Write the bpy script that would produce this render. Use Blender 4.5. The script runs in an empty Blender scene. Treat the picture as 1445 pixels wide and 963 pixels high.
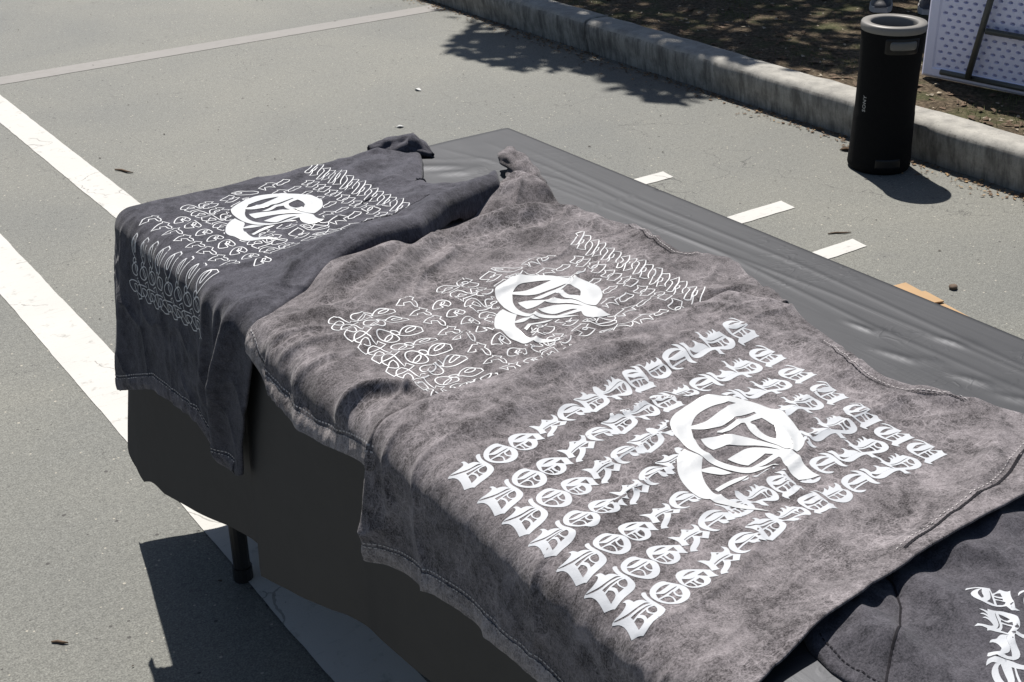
import bpy, bmesh, math, random
import numpy as np
from mathutils import Vector, Matrix
from mathutils.geometry import delaunay_2d_cdt

# ------------------------------------------------------------------ camera, world, sun
scene = bpy.context.scene
C = scene.collection
cam_data = bpy.data.cameras.new("camera")
cam = bpy.data.objects.new("camera", cam_data)
C.objects.link(cam)
cam_data.sensor_width = 36.0
cam_data.lens = 46.72
cam_data.clip_start = 0.05
cam_data.clip_end = 3000.0
_r = Vector((0.81918, -0.57330, -0.01554)).normalized()
_f = Vector((0.50654, 0.73590, -0.44931)).normalized()
_r = (_r - _f * _r.dot(_f)).normalized()
_u = _r.cross(_f)
cam.matrix_world = Matrix(((_r.x, _u.x, -_f.x, 0.0), (_r.y, _u.y, -_f.y, 0.0), (_r.z, _u.z, -_f.z, 1.58), (0, 0, 0, 1)))
scene.camera = cam

SUN_ELEV = math.radians(60.9)
SUN_DIR = Vector((0.18, 0.452, 0.874)).normalized()       # towards the sun
world = bpy.data.worlds.new("World")
scene.world = world
world.use_nodes = True
wn = world.node_tree.nodes
sky = wn.new('ShaderNodeTexSky')
sky.sky_type = 'NISHITA'
sky.sun_disc = False
sky.sun_elevation = SUN_ELEV
sky.sun_rotation = math.atan2(SUN_DIR.x, SUN_DIR.y)
sky.altitude = 50
world.node_tree.links.new(sky.outputs[0], wn['Background'].inputs[0])
wn['Background'].inputs[1].default_value = 0.05
sun_data = bpy.data.lights.new("sun", 'SUN')
sun_data.energy = 5.0
sun_data.angle = math.radians(0.5)
sun_data.color = (1.0, 0.955, 0.89)
sun = bpy.data.objects.new("sun", sun_data)
C.objects.link(sun)
sun.rotation_euler = SUN_DIR.to_track_quat('Z', 'Y').to_euler()
scene.view_settings.view_transform = 'Standard'
scene.view_settings.look = 'None'
scene.view_settings.exposure = 0.50
scene.view_settings.gamma = 1.0
scene.view_settings.use_curve_mapping = False

rnd = random.Random(7)
R = math.radians

# ------------------------------------------------------------------ helpers
def tag(o, label=None, cat=None, group=None, kind=None):
    if label: o['label'] = label
    if cat: o['category'] = cat
    if group: o['group'] = group
    if kind: o['kind'] = kind
    return o

def empty(name, loc=(0, 0, 0), rz=0.0):
    o = bpy.data.objects.new(name, None)
    C.objects.link(o)
    o.location = loc
    o.rotation_euler = (0, 0, rz)
    o.empty_display_size = 0.1
    return o

def link_mesh(name, verts, faces, m=None, parent=None, smooth=True, uv=None):
    me = bpy.data.meshes.new(name)
    me.from_pydata([tuple(map(float, v)) for v in verts], [], [tuple(map(int, f)) for f in faces])
    if uv is not None:
        l = me.uv_layers.new(name="cloth")
        idx = np.empty(len(me.loops), dtype=np.int32)
        me.loops.foreach_get('vertex_index', idx)
        l.data.foreach_set('uv', np.asarray(uv, dtype=np.float32)[idx].ravel())
    if smooth:
        me.polygons.foreach_set('use_smooth', [True] * len(me.polygons))
    me.update()
    o = bpy.data.objects.new(name, me)
    C.objects.link(o)
    if m: me.materials.append(m)
    if parent: o.parent = parent
    return o

def bm_obj(name, bm, m=None, parent=None, smooth=False):
    me = bpy.data.meshes.new(name)
    bm.normal_update()
    bm.to_mesh(me)
    bm.free()
    if smooth:
        me.polygons.foreach_set('use_smooth', [True] * len(me.polygons))
    o = bpy.data.objects.new(name, me)
    C.objects.link(o)
    if m: me.materials.append(m)
    if parent: o.parent = parent
    return o

def add_box(bm, c, s, rot=None, bevel=0.0):
    r = bmesh.ops.create_cube(bm, size=1.0)
    vs = r['verts']
    bmesh.ops.scale(bm, vec=s, verts=vs)
    if bevel > 0:
        es = list({e for v in vs for e in v.link_edges})
        b = bmesh.ops.bevel(bm, geom=es, offset=bevel, segments=2, affect='EDGES', profile=0.5)
        vs = list({v for f in b['faces'] for v in f.verts} | {v for v in vs if v.is_valid})
        st = set(vs); todo = list(vs)
        while todo:
            v = todo.pop()
            for e in v.link_edges:
                w = e.other_vert(v)
                if w not in st: st.add(w); todo.append(w)
        vs = list(st)
    if rot is not None:
        bmesh.ops.rotate(bm, cent=(0, 0, 0), matrix=rot, verts=vs)
    bmesh.ops.translate(bm, vec=c, verts=vs)
    return vs

def add_tube(bm, pts, rad, n=10, caps=True):
    pts = [Vector(p) for p in pts]
    if not isinstance(rad, (list, tuple)): rad = [rad] * len(pts)
    rings = []
    ref = Vector((0, 0, 1))
    for i, p in enumerate(pts):
        d = (pts[min(i + 1, len(pts) - 1)] - pts[max(i - 1, 0)]).normalized()
        if abs(d.dot(ref)) > 0.95: ref = Vector((1, 0, 0)) if abs(d.x) < 0.9 else Vector((0, 1, 0))
        a = d.cross(ref).normalized(); b = d.cross(a).normalized()
        rings.append([bm.verts.new(p + (a * math.cos(2 * math.pi * k / n) + b * math.sin(2 * math.pi * k / n)) * rad[i]) for k in range(n)])
    for i in range(len(rings) - 1):
        for k in range(n):
            bm.faces.new((rings[i][k], rings[i][(k + 1) % n], rings[i + 1][(k + 1) % n], rings[i + 1][k]))
    if caps:
        bm.faces.new(list(reversed(rings[0]))); bm.faces.new(rings[-1])

def add_lathe(bm, prof, n=64, c=(0, 0, 0), close=False):
    rings = []
    for r, z in prof:
        rings.append([bm.verts.new((c[0] + r * math.cos(2 * math.pi * k / n), c[1] + r * math.sin(2 * math.pi * k / n), c[2] + z)) for k in range(n)])
    for i in range(len(rings) - 1):
        for k in range(n):
            bm.faces.new((rings[i][k], rings[i][(k + 1) % n], rings[i + 1][(k + 1) % n], rings[i + 1][k]))
    return rings

# deterministic value noise
def _hash(ix, iy, seed):
    h = (ix.astype(np.int64) * 374761393 + iy.astype(np.int64) * 668265263 + seed * 974711) & 0xffffffff
    h = ((h ^ (h >> 13)) * 1274126177) & 0xffffffff
    h = h ^ (h >> 16)
    return (h & 0xffff) / 65535.0 * 2 - 1

def vnoise(x, y, seed=0):
    ix = np.floor(x); iy = np.floor(y)
    fx = x - ix; fy = y - iy
    fx = fx * fx * fx * (fx * (fx * 6 - 15) + 10); fy = fy * fy * fy * (fy * (fy * 6 - 15) + 10)
    a = _hash(ix, iy, seed); b = _hash(ix + 1, iy, seed)
    c = _hash(ix, iy + 1, seed); d = _hash(ix + 1, iy + 1, seed)
    return (a * (1 - fx) + b * fx) * (1 - fy) + (c * (1 - fx) + d * fx) * fy

def fbm(x, y, seed=0, oct=4):
    s = 0; a = 1.0; t = 0
    for i in range(oct):
        s = s + a * vnoise(x * 2 ** i, y * 2 ** i, seed + i * 17); t += a; a *= 0.5
    return s / t

def sstep(a, b, x):
    t = np.clip((x - a) / (b - a), 0, 1)
    return t * t * (3 - 2 * t)

# ------------------------------------------------------------------ materials
def mat(name):
    m = bpy.data.materials.new(name)
    m.use_nodes = True
    nt = m.node_tree
    return m, nt.nodes, nt.links, nt.nodes['Principled BSDF']

def simple(name, col, rough=0.6, metal=0.0, noise=0.0, scale=40.0, bump=0.0, bscale=200.0, spec=0.5):
    m, n, l, b = mat(name)
    b.inputs['Roughness'].default_value = rough
    b.inputs['Metallic'].default_value = metal
    b.inputs['Specular IOR Level'].default_value = spec
    tc = n.new('ShaderNodeTexCoord')
    nz = n.new('ShaderNodeTexNoise'); nz.inputs['Scale'].default_value = scale; nz.inputs['Detail'].default_value = 6
    l.new(tc.outputs['Object'], nz.inputs['Vector'])
    mx = n.new('ShaderNodeMix'); mx.data_type = 'RGBA'
    k = 1 - noise
    mx.inputs['A'].default_value = (col[0] * k, col[1] * k, col[2] * k, 1)
    k = 1 + noise
    mx.inputs['B'].default_value = (min(1, col[0] * k), min(1, col[1] * k), min(1, col[2] * k), 1)
    l.new(nz.outputs['Fac'], mx.inputs['Factor'])
    l.new(mx.outputs['Result'], b.inputs['Base Color'])
    if bump > 0:
        n2 = n.new('ShaderNodeTexNoise'); n2.inputs['Scale'].default_value = bscale; n2.inputs['Detail'].default_value = 5
        l.new(tc.outputs['Object'], n2.inputs['Vector'])
        bp = n.new('ShaderNodeBump'); bp.inputs['Strength'].default_value = bump; bp.inputs['Distance'].default_value = 0.004
        l.new(n2.outputs['Fac'], bp.inputs['Height']); l.new(bp.outputs['Normal'], b.inputs['Normal'])
    return m

def ramp(n, l, src, stops):
    r = n.new('ShaderNodeValToRGB')
    cr = r.color_ramp
    cr.elements[0].position = stops[0][0]; cr.elements[0].color = stops[0][1]
    cr.elements[1].position = stops[-1][0]; cr.elements[1].color = stops[-1][1]
    for p, c in stops[1:-1]:
        e = cr.elements.new(p); e.color = c
    l.new(src, r.inputs['Fac'])
    return r

def g(v): return (v, v, v, 1)

def mixc(n, l, fac, a, b, mode='MIX'):
    mx = n.new('ShaderNodeMix'); mx.data_type = 'RGBA'; mx.blend_type = mode
    for key, v in (('Factor', fac), ('A', a), ('B', b)):
        if isinstance(v, (tuple, float, int)): mx.inputs[key].default_value = v
        else: l.new(v, mx.inputs[key])
    return mx.outputs['Result']

def noise(n, l, vec, scale, detail=6, rough=0.6, dist=0.0):
    t = n.new('ShaderNodeTexNoise')
    t.inputs['Scale'].default_value = scale; t.inputs['Detail'].default_value = detail
    t.inputs['Roughness'].default_value = rough; t.inputs['Distortion'].default_value = dist
    l.new(vec, t.inputs['Vector'])
    return t.outputs['Fac']

def mathn(n, l, op, a, b=None, clamp=False):
    t = n.new('ShaderNodeMath'); t.operation = op; t.use_clamp = clamp
    for i, v in enumerate((a, b)):
        if v is None: continue
        if isinstance(v, (int, float)): t.inputs[i].default_value = v
        else: l.new(v, t.inputs[i])
    return t.outputs[0]

def asphalt_mat():
    m, n, l, b = mat("asphalt")
    geo = n.new('ShaderNodeNewGeometry').outputs['Position']
    fine = noise(n, l, geo, 260, 4, 0.7)
    mid = noise(n, l, geo, 34, 6, 0.65)
    big = noise(n, l, geo, 0.9, 5, 0.55, 0.4)
    base = ramp(n, l, fine, [(0.30, (0.062, 0.0625, 0.058, 1)), (0.5, (0.143, 0.143, 0.128, 1)), (0.72, (0.247, 0.247, 0.229, 1))]).outputs[0]
    col = mixc(n, l, 0.5, base, ramp(n, l, mid, [(0.3, g(0.42)), (0.7, g(0.60))]).outputs[0], 'OVERLAY')
    col = mixc(n, l, 1.0, col, ramp(n, l, big, [(0.3, (0.82, 0.84, 0.87, 1)), (0.7, (1.12, 1.11, 1.07, 1))]).outputs[0], 'MULTIPLY')
    agg = noise(n, l, geo, 95, 3, 0.7)
    col = mixc(n, l, 1.0, col, ramp(n, l, agg, [(0.30, g(0.74)), (0.5, g(1.0)), (0.70, g(1.22))]).outputs[0], 'MULTIPLY')
    # bright aggregate chips
    v = n.new('ShaderNodeTexVoronoi'); v.inputs['Scale'].default_value = 95; v.inputs['Randomness'].default_value = 1
    l.new(geo, v.inputs['Vector'])
    sep = n.new('ShaderNodeSeparateColor'); l.new(v.outputs['Color'], sep.inputs[0])
    chip = mathn(n, l, 'MULTIPLY', mathn(n, l, 'GREATER_THAN', sep.outputs[0], 0.93), mathn(n, l, 'LESS_THAN', v.outputs['Distance'], mathn(n, l, 'MULTIPLY', sep.outputs[1], 0.32)))
    col = mixc(n, l, mathn(n, l, 'MULTIPLY', chip, 0.75), col, (0.40, 0.37, 0.31, 1))
    v2 = n.new('ShaderNodeTexVoronoi'); v2.inputs['Scale'].default_value = 60
    l.new(geo, v2.inputs['Vector'])
    sep2 = n.new('ShaderNodeSeparateColor'); l.new(v2.outputs['Color'], sep2.inputs[0])
    pit = mathn(n, l, 'MULTIPLY', mathn(n, l, 'GREATER_THAN', sep2.outputs[0], 0.94), mathn(n, l, 'LESS_THAN', v2.outputs['Distance'], mathn(n, l, 'MULTIPLY', sep2.outputs[1], 0.3)))
    col = mixc(n, l, pit, col, (0.045, 0.043, 0.04, 1))
    # hairline cracks
    v3 = n.new('ShaderNodeTexVoronoi'); v3.feature = 'DISTANCE_TO_EDGE'; v3.inputs['Scale'].default_value = 2.1
    wob = n.new('ShaderNodeTexNoise'); wob.inputs['Scale'].default_value = 6; wob.inputs['Detail'].default_value = 8
    l.new(geo, wob.inputs['Vector'])
    va = n.new('ShaderNodeVectorMath'); va.operation = 'MULTIPLY_ADD'
    l.new(wob.outputs['Color'], va.inputs[0]); va.inputs[1].default_value = (0.35, 0.35, 0.0); l.new(geo, va.inputs[2])
    l.new(va.outputs[0], v3.inputs['Vector'])
    cr = mathn(n, l, 'MULTIPLY', mathn(n, l, 'LESS_THAN', v3.outputs['Distance'], 0.0022), mathn(n, l, 'GREATER_THAN', noise(n, l, geo, 1.7, 3), 0.52))
    col = mixc(n, l, mathn(n, l, 'MULTIPLY', cr, 0.7), col, (0.05, 0.048, 0.045, 1))
    # stains
    st = noise(n, l, geo, 3.1, 4, 0.5)
    col = mixc(n, l, mathn(n, l, 'MULTIPLY', ramp(n, l, st, [(0.66, g(0)), (0.74, g(1))]).outputs[0], 0.25), col, (0.09, 0.09, 0.092, 1))
    l.new(col, b.inputs['Base Color'])
    b.inputs['Roughness'].default_value = 0.70
    b.inputs['Specular IOR Level'].default_value = 0.45
    bp = n.new('ShaderNodeBump'); bp.inputs['Strength'].default_value = 0.55; bp.inputs['Distance'].default_value = 0.003
    l.new(fine, bp.inputs['Height']); l.new(bp.outputs['Normal'], b.inputs['Normal'])
    return m

def paint_mat(name, col, wear, crack=True, thr=0.60):
    m, n, l, b = mat(name)
    geo = n.new('ShaderNodeNewGeometry').outputs['Position']
    fine = noise(n, l, geo, 240, 4, 0.7)
    mid = noise(n, l, geo, 22, 8, 0.7)
    big = noise(n, l, geo, 3.0, 4, 0.6)
    c = mixc(n, l, ramp(n, l, big, [(0.3, g(0)), (0.7, g(1))]).outputs[0], (col[0] * .9, col[1] * .9, col[2] * .9, 1), (col[0], col[1], col[2], 1))
    c = mixc(n, l, mathn(n, l, 'MULTIPLY', ramp(n, l, mathn(n, l, 'ADD', mid, mathn(n, l, 'MULTIPLY', mathn(n, l, 'SUBTRACT', big, 0.5), 0.35)), [(thr - .04, g(0)), (thr + 0.08, g(1))]).outputs[0], wear), c, (0.18, 0.175, 0.16, 1))
    c = mixc(n, l, ramp(n, l, fine, [(0.27, g(0.5)), (0.36, g(0))]).outputs[0], c, (0.25, 0.245, 0.23, 1))
    sc_ = n.new('ShaderNodeMapping'); sc_.inputs['Rotation'].default_value = (0, 0, 0.35); sc_.inputs['Scale'].default_value = (14, 150, 1); l.new(geo, sc_.inputs['Vector'])
    c = mixc(n, l, mathn(n, l, 'MULTIPLY', ramp(n, l, noise(n, l, sc_.outputs[0], 1.0, 3), [(0.60, g(0)), (0.72, g(1))]).outputs[0], 0.30), c, (0.24, 0.235, 0.22, 1))
    if crack:
        v3 = n.new('ShaderNodeTexVoronoi'); v3.feature = 'DISTANCE_TO_EDGE'; v3.inputs['Scale'].default_value = 2.6
        wob = n.new('ShaderNodeTexNoise'); wob.inputs['Scale'].default_value = 14; wob.inputs['Detail'].default_value = 8
        l.new(geo, wob.inputs['Vector'])
        va = n.new('ShaderNodeVectorMath'); va.operation = 'MULTIPLY_ADD'
        l.new(wob.outputs['Color'], va.inputs[0]); va.inputs[1].default_value = (0.07, 0.07, 0.0); l.new(geo, va.inputs[2])
        l.new(va.outputs[0], v3.inputs['Vector'])
        cr = mathn(n, l, 'MULTIPLY', mathn(n, l, 'LESS_THAN', v3.outputs['Distance'], 0.004), mathn(n, l, 'GREATER_THAN', noise(n, l, geo, 3.3, 3), 0.5))
        c = mixc(n, l, mathn(n, l, 'MULTIPLY', cr, 0.55), c, (0.12, 0.115, 0.105, 1))
    l.new(c, b.inputs['Base Color'])
    b.inputs['Roughness'].default_value = 0.75
    b.inputs['Specular IOR Level'].default_value = 0.3
    bp = n.new('ShaderNodeBump'); bp.inputs['Strength'].default_value = 0.35; bp.inputs['Distance'].default_value = 0.002
    l.new(fine, bp.inputs['Height']); l.new(bp.outputs['Normal'], b.inputs['Normal'])
    return m

def concrete_mat():
    m, n, l, b = mat("kerb_concrete")
    geo = n.new('ShaderNodeNewGeometry').outputs['Position']
    fine = noise(n, l, geo, 170, 5, 0.7)
    mid = noise(n, l, geo, 13, 9, 0.7)
    mp = n.new('ShaderNodeMapping'); mp.inputs['Scale'].default_value = (9, 9, 1.2); l.new(geo, mp.inputs['Vector'])
    streak = noise(n, l, mp.outputs[0], 3.2, 7, 0.7)
    sx_ = n.new('ShaderNodeSeparateXYZ'); gn_ = n.new('ShaderNodeNewGeometry'); l.new(gn_.outputs['True Normal'], sx_.inputs[0]); sepz = sx_.outputs[2]
    c = mixc(n, l, ramp(n, l, mid, [(0.32, g(0)), (0.68, g(1))]).outputs[0], (0.22, 0.213, 0.198, 1), (0.40, 0.385, 0.35, 1))
    c = mixc(n, l, mathn(n, l, 'MULTIPLY', ramp(n, l, streak, [(0.42, g(0)), (0.62, g(1))]).outputs[0], mathn(n, l, 'MULTIPLY', mathn(n, l, 'LESS_THAN', sepz, 0.5), 0.75)), c, (0.09, 0.085, 0.08, 1))
    c = mixc(n, l, ramp(n, l, fine, [(0.28, g(0.8)), (0.42, g(0))]).outputs[0], c, (0.10, 0.095, 0.09, 1))
    l.new(c, b.inputs['Base Color'])
    b.inputs['Roughness'].default_value = 0.92
    b.inputs['Specular IOR Level'].default_value = 0.2
    bp = n.new('ShaderNodeBump'); bp.inputs['Strength'].default_value = 0.6; bp.inputs['Distance'].default_value = 0.004
    l.new(mid, bp.inputs['Height']); l.new(bp.outputs['Normal'], b.inputs['Normal'])
    return m

def soil_mat():
    m, n, l, b = mat("bare_soil")
    geo = n.new('ShaderNodeNewGeometry').outputs['Position']
    a = noise(n, l, geo, 55, 7, 0.75)
    c1 = noise(n, l, geo, 5, 5, 0.6)
    c = ramp(n, l, a, [(0.32, (0.022, 0.017, 0.012, 1)), (0.5, (0.085, 0.066, 0.046, 1)), (0.68, (0.21, 0.165, 0.115, 1))]).outputs[0]
    c = mixc(n, l, mathn(n, l, 'MULTIPLY', ramp(n, l, c1, [(0.5, g(0)), (0.64, g(1))]).outputs[0], 0.55), c, (0.06, 0.075, 0.03, 1))
    l.new(c, b.inputs['Base Color'])
    b.inputs['Roughness'].default_value = 0.95
    b.inputs['Specular IOR Level'].default_value = 0.1
    bp = n.new('ShaderNodeBump'); bp.inputs['Strength'].default_value = 0.9; bp.inputs['Distance'].default_value = 0.012
    l.new(a, bp.inputs['Height']); l.new(bp.outputs['Normal'], b.inputs['Normal'])
    return m

def fabric_mat(name, dark, light, amount, scratch, seed):
    """washed cotton jersey: mottled dye loss plus fine pale scuff lines, in cloth coordinates"""
    m, n, l, b = mat(name)
    uv = n.new('ShaderNodeUVMap'); uv.uv_map = "cloth"
    mp = n.new('ShaderNodeMapping'); mp.inputs['Location'].default_value = (seed * 3.7, seed * 1.9, seed)
    l.new(uv.outputs[0], mp.inputs['Vector'])
    vec = mp.outputs[0]
    grain = noise(n, l, vec, 430, 2, 0.9)
    mid = noise(n, l, vec, 80, 7, 0.8, 0.3)
    blot = noise(n, l, vec, 12, 6, 0.65, 1.2)
    f = mathn(n, l, 'ADD', mathn(n, l, 'MULTIPLY', mid, 0.45), mathn(n, l, 'ADD', mathn(n, l, 'MULTIPLY', grain, 0.45), mathn(n, l, 'MULTIPLY', blot, 0.45)))
    fac = ramp(n, l, f, [(0.55, g(0)), (0.79, g(1))]).outputs[0]
    lines = None
    for k, ang in enumerate((22, 78, 141)):
        mk = n.new('ShaderNodeMapping'); mk.inputs['Rotation'].default_value = (0, 0, R(ang)); mk.inputs['Scale'].default_value = (48, 900, 1)
        mk.inputs['Location'].default_value = (k * 5.1, seed, 0)
        wv = n.new('ShaderNodeVectorMath'); wv.operation = 'MULTIPLY_ADD'
        wz = n.new('ShaderNodeTexNoise'); wz.inputs['Scale'].default_value = 16; wz.inputs['Detail'].default_value = 2
        l.new(vec, wz.inputs['Vector'])
        l.new(wz.outputs['Color'], wv.inputs[0]); wv.inputs[1].default_value = (0.012, 0.012, 0); l.new(vec, wv.inputs[2])
        l.new(wv.outputs[0], mk.inputs['Vector'])
        t = noise(n, l, mk.outputs[0], 1.0, 2, 0.5)
        t = ramp(n, l, t, [(0.635, g(0)), (0.672, g(1))]).outputs[0]
        lines = t if lines is None else mathn(n, l, 'MAXIMUM', lines, t)
    ck = None
    for sc_k, wd in ((34, .045), (71, .060)):
        wz2 = n.new('ShaderNodeTexNoise'); wz2.inputs['Scale'].default_value = sc_k * .9; wz2.inputs['Detail'].default_value = 4
        l.new(vec, wz2.inputs['Vector'])
        wv2 = n.new('ShaderNodeVectorMath'); wv2.operation = 'MULTIPLY_ADD'
        l.new(wz2.outputs['Color'], wv2.inputs[0]); wv2.inputs[1].default_value = (0.9 / sc_k, 0.9 / sc_k, 0); l.new(vec, wv2.inputs[2])
        vk = n.new('ShaderNodeTexVoronoi'); vk.feature = 'DISTANCE_TO_EDGE'; vk.inputs['Scale'].default_value = sc_k
        l.new(wv2.outputs[0], vk.inputs['Vector'])
        q_ = ramp(n, l, vk.outputs['Distance'], [(0.0, g(1)), (wd, g(0))]).outputs[0]
        ck = q_ if ck is None else mathn(n, l, 'MAXIMUM', ck, q_)
    lines = mathn(n, l, 'MAXIMUM', mathn(n, l, 'MULTIPLY', lines, 0.75), mathn(n, l, 'MULTIPLY', ck, 0.62))
    patch = ramp(n, l, noise(n, l, vec, 14, 3, 0.5), [(0.42, g(0.10)), (0.60, g(1))]).outputs[0]
    sc = mathn(n, l, 'MULTIPLY', mathn(n, l, 'MULTIPLY', lines, patch), scratch)
    fac = mathn(n, l, 'ADD', mathn(n, l, 'MULTIPLY', fac, amount), sc, True)
    c = mixc(n, l, fac, (*dark, 1), (*light, 1))
    l.new(c, b.inputs['Base Color'])
    b.inputs['Roughness'].default_value = 0.93
    b.inputs['Specular IOR Level'].default_value = 0.12
    b.inputs['Sheen Weight'].default_value = 0.12
    b.inputs['Sheen Roughness'].default_value = 0.5
    hh = mathn(n, l, 'ADD', mathn(n, l, 'MULTIPLY', mid, 1.0), mathn(n, l, 'MULTIPLY', grain, 0.35))
    bp = n.new('ShaderNodeBump'); bp.inputs['Strength'].default_value = 0.5; bp.inputs['Distance'].default_value = 0.0022
    l.new(hh, bp.inputs['Height'])
    cr = noise(n, l, vec, 24, 4, 0.6, 1.5)
    bp2 = n.new('ShaderNodeBump'); bp2.inputs['Strength'].default_value = 0.35; bp2.inputs['Distance'].default_value = 0.006
    l.new(cr, bp2.inputs['Height']); l.new(bp.outputs['Normal'], bp2.inputs['Normal'])
    l.new(bp2.outputs['Normal'], b.inputs['Normal'])
    return m

def film_mat():
    """dull black plastic sheeting: diffuse plus a broad, even sheen"""
    m, n, l, b = mat("black_plastic_film")
    uv = n.new('ShaderNodeUVMap'); uv.uv_map = "cloth"
    vec = uv.outputs[0]
    mp = n.new('ShaderNodeMapping'); mp.inputs['Scale'].default_value = (3.2, 1.0, 1); l.new(vec, mp.inputs['Vector'])
    a = noise(n, l, mp.outputs[0], 9, 5, 0.55, 0.8)
    a2 = noise(n, l, vec, 26, 4, 0.5, 0.6)
    f = noise(n, l, vec, 600, 2, 0.5)
    c = mixc(n, l, a, (0.0075, 0.0075, 0.0077, 1), (0.010, 0.0101, 0.0103, 1))
    df = n.new('ShaderNodeBsdfDiffuse'); l.new(c, df.inputs['Color'])
    gl = n.new('ShaderNodeBsdfGlossy'); gl.distribution = 'GGX'
    gc = mixc(n, l, a2, (0.071, 0.073, 0.079, 1), (0.079, 0.081, 0.087, 1)); l.new(gc, gl.inputs['Color'])
    gl.inputs['Roughness'].default_value = 0.52
    bp = n.new('ShaderNodeBump'); bp.inputs['Strength'].default_value = 0.14; bp.inputs['Distance'].default_value = 0.0016
    mq = n.new('ShaderNodeMapping'); mq.inputs['Scale'].default_value = (26, 2.4, 1); mq.inputs['Rotation'].default_value = (0, 0, 0.06); l.new(vec, mq.inputs['Vector'])
    q1 = noise(n, l, mq.outputs[0], 1.0, 3, 0.5, 0.8)
    ridge_ = mathn(n, l, 'SUBTRACT', 1.0, mathn(n, l, 'MULTIPLY', mathn(n, l, 'ABSOLUTE', mathn(n, l, 'SUBTRACT', q1, 0.5)), 14.0), True)
    mr_ = n.new('ShaderNodeMapping'); mr_.inputs['Scale'].default_value = (9, 30, 1); mr_.inputs['Rotation'].default_value = (0, 0, 0.9); l.new(vec, mr_.inputs['Vector'])
    q2 = noise(n, l, mr_.outputs[0], 1.0, 2, 0.5, 1.2)
    ridge2 = mathn(n, l, 'MULTIPLY', mathn(n, l, 'SUBTRACT', 1.0, mathn(n, l, 'MULTIPLY', mathn(n, l, 'ABSOLUTE', mathn(n, l, 'SUBTRACT', q2, 0.55)), 22.0), True), ramp(n, l, noise(n, l, vec, 5, 2), [(0.5, g(0)), (0.6, g(1))]).outputs[0])
    l.new(mathn(n, l, 'ADD', mathn(n, l, 'MULTIPLY', ridge_, 0.2), ridge2), bp.inputs['Height'])
    bp2 = n.new('ShaderNodeBump'); bp2.inputs['Strength'].default_value = 0.10; bp2.inputs['Distance'].default_value = 0.0006
    l.new(f, bp2.inputs['Height']); l.new(bp.outputs['Normal'], bp2.inputs['Normal'])
    for sh_ in (df, gl): l.new(bp2.outputs['Normal'], sh_.inputs['Normal'])
    ad = n.new('ShaderNodeAddShader'); l.new(df.outputs[0], ad.inputs[0]); l.new(gl.outputs[0], ad.inputs[1])
    n.remove(b)
    out = [q for q in n if q.type == 'OUTPUT_MATERIAL'][0]
    l.new(ad.outputs[0], out.inputs['Surface'])
    return m

def print_mat(name, col, rough, spec):
    m, n, l, b = mat(name)
    geo = n.new('ShaderNodeNewGeometry').outputs['Position']
    a = noise(n, l, geo, 500, 3, 0.7)
    w = noise(n, l, geo, 30, 3, 0.6)
    c = mixc(n, l, a, (col[0] * .93, col[1] * .93, col[2] * .93, 1), (*col, 1))
    l.new(c, b.inputs['Base Color'])
    b.inputs['Roughness'].default_value = rough
    b.inputs['Specular IOR Level'].default_value = spec
    bp = n.new('ShaderNodeBump'); bp.inputs['Strength'].default_value = 0.25; bp.inputs['Distance'].default_value = 0.0008
    l.new(a, bp.inputs['Height'])
    bp2 = n.new('ShaderNodeBump'); bp2.inputs['Strength'].default_value = 0.25; bp2.inputs['Distance'].default_value = 0.004
    l.new(w, bp2.inputs['Height']); l.new(bp.outputs['Normal'], bp2.inputs['Normal'])
    l.new(bp2.outputs['Normal'], b.inputs['Normal'])
    return m

M_ASPHALT = asphalt_mat()
M_WHITE = paint_mat("white_road_paint", (0.50, 0.492, 0.47), 0.55, True, 0.62)
M_GREY = paint_mat("greyed_out_road_paint", (0.245, 0.235, 0.226), 0.30, False, 0.55)
M_CONC = concrete_mat()
M_SOIL = soil_mat()
M_FILM = film_mat()
M_FAB = {
    'brown': fabric_mat("acid_washed_brown_cotton", (0.021, 0.0185, 0.0195), (0.270, 0.246, 0.257), 0.80, 0.62, 1.0),
    'brown2': fabric_mat("acid_washed_taupe_cotton", (0.021, 0.0185, 0.0195), (0.274, 0.250, 0.260), 0.70, 0.66, 2.3),
    'charcoal': fabric_mat("washed_charcoal_cotton", (0.0175, 0.0175, 0.0225), (0.125, 0.122, 0.145), 0.66, 0.20, 3.1),
    'plum': fabric_mat("washed_slate_cotton", (0.0175, 0.0175, 0.0215), (0.128, 0.122, 0.140), 0.70, 0.16, 4.7),
}
M_HEM = {
    'brown': fabric_mat("worn_brown_hem", (0.040, 0.035, 0.036), (0.36, 0.325, 0.32), 1.0, 0.5, 5.2),
    'charcoal': fabric_mat("worn_charcoal_hem", (0.024, 0.022, 0.026), (0.22, 0.205, 0.225), 0.8, 0.25, 6.2),
}
M_THREAD = simple("grey_thread", (0.42, 0.40, 0.40), 0.85, noise=0.25, scale=300, spec=0.1)
M_DTHREAD = simple("dark_thread", (0.018, 0.017, 0.02), 0.9, noise=0.2, scale=300, spec=0.1)
M_PRINT = print_mat("white_screen_print", (0.445, 0.462, 0.492), 0.6, 0.3)
M_EMBLEM = print_mat("silver_white_foil_print", (0.50, 0.512, 0.525), 0.36, 0.6)
M_OUTLINE = print_mat("white_outline_print", (0.60, 0.61, 0.63), 0.5, 0.35)

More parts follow.
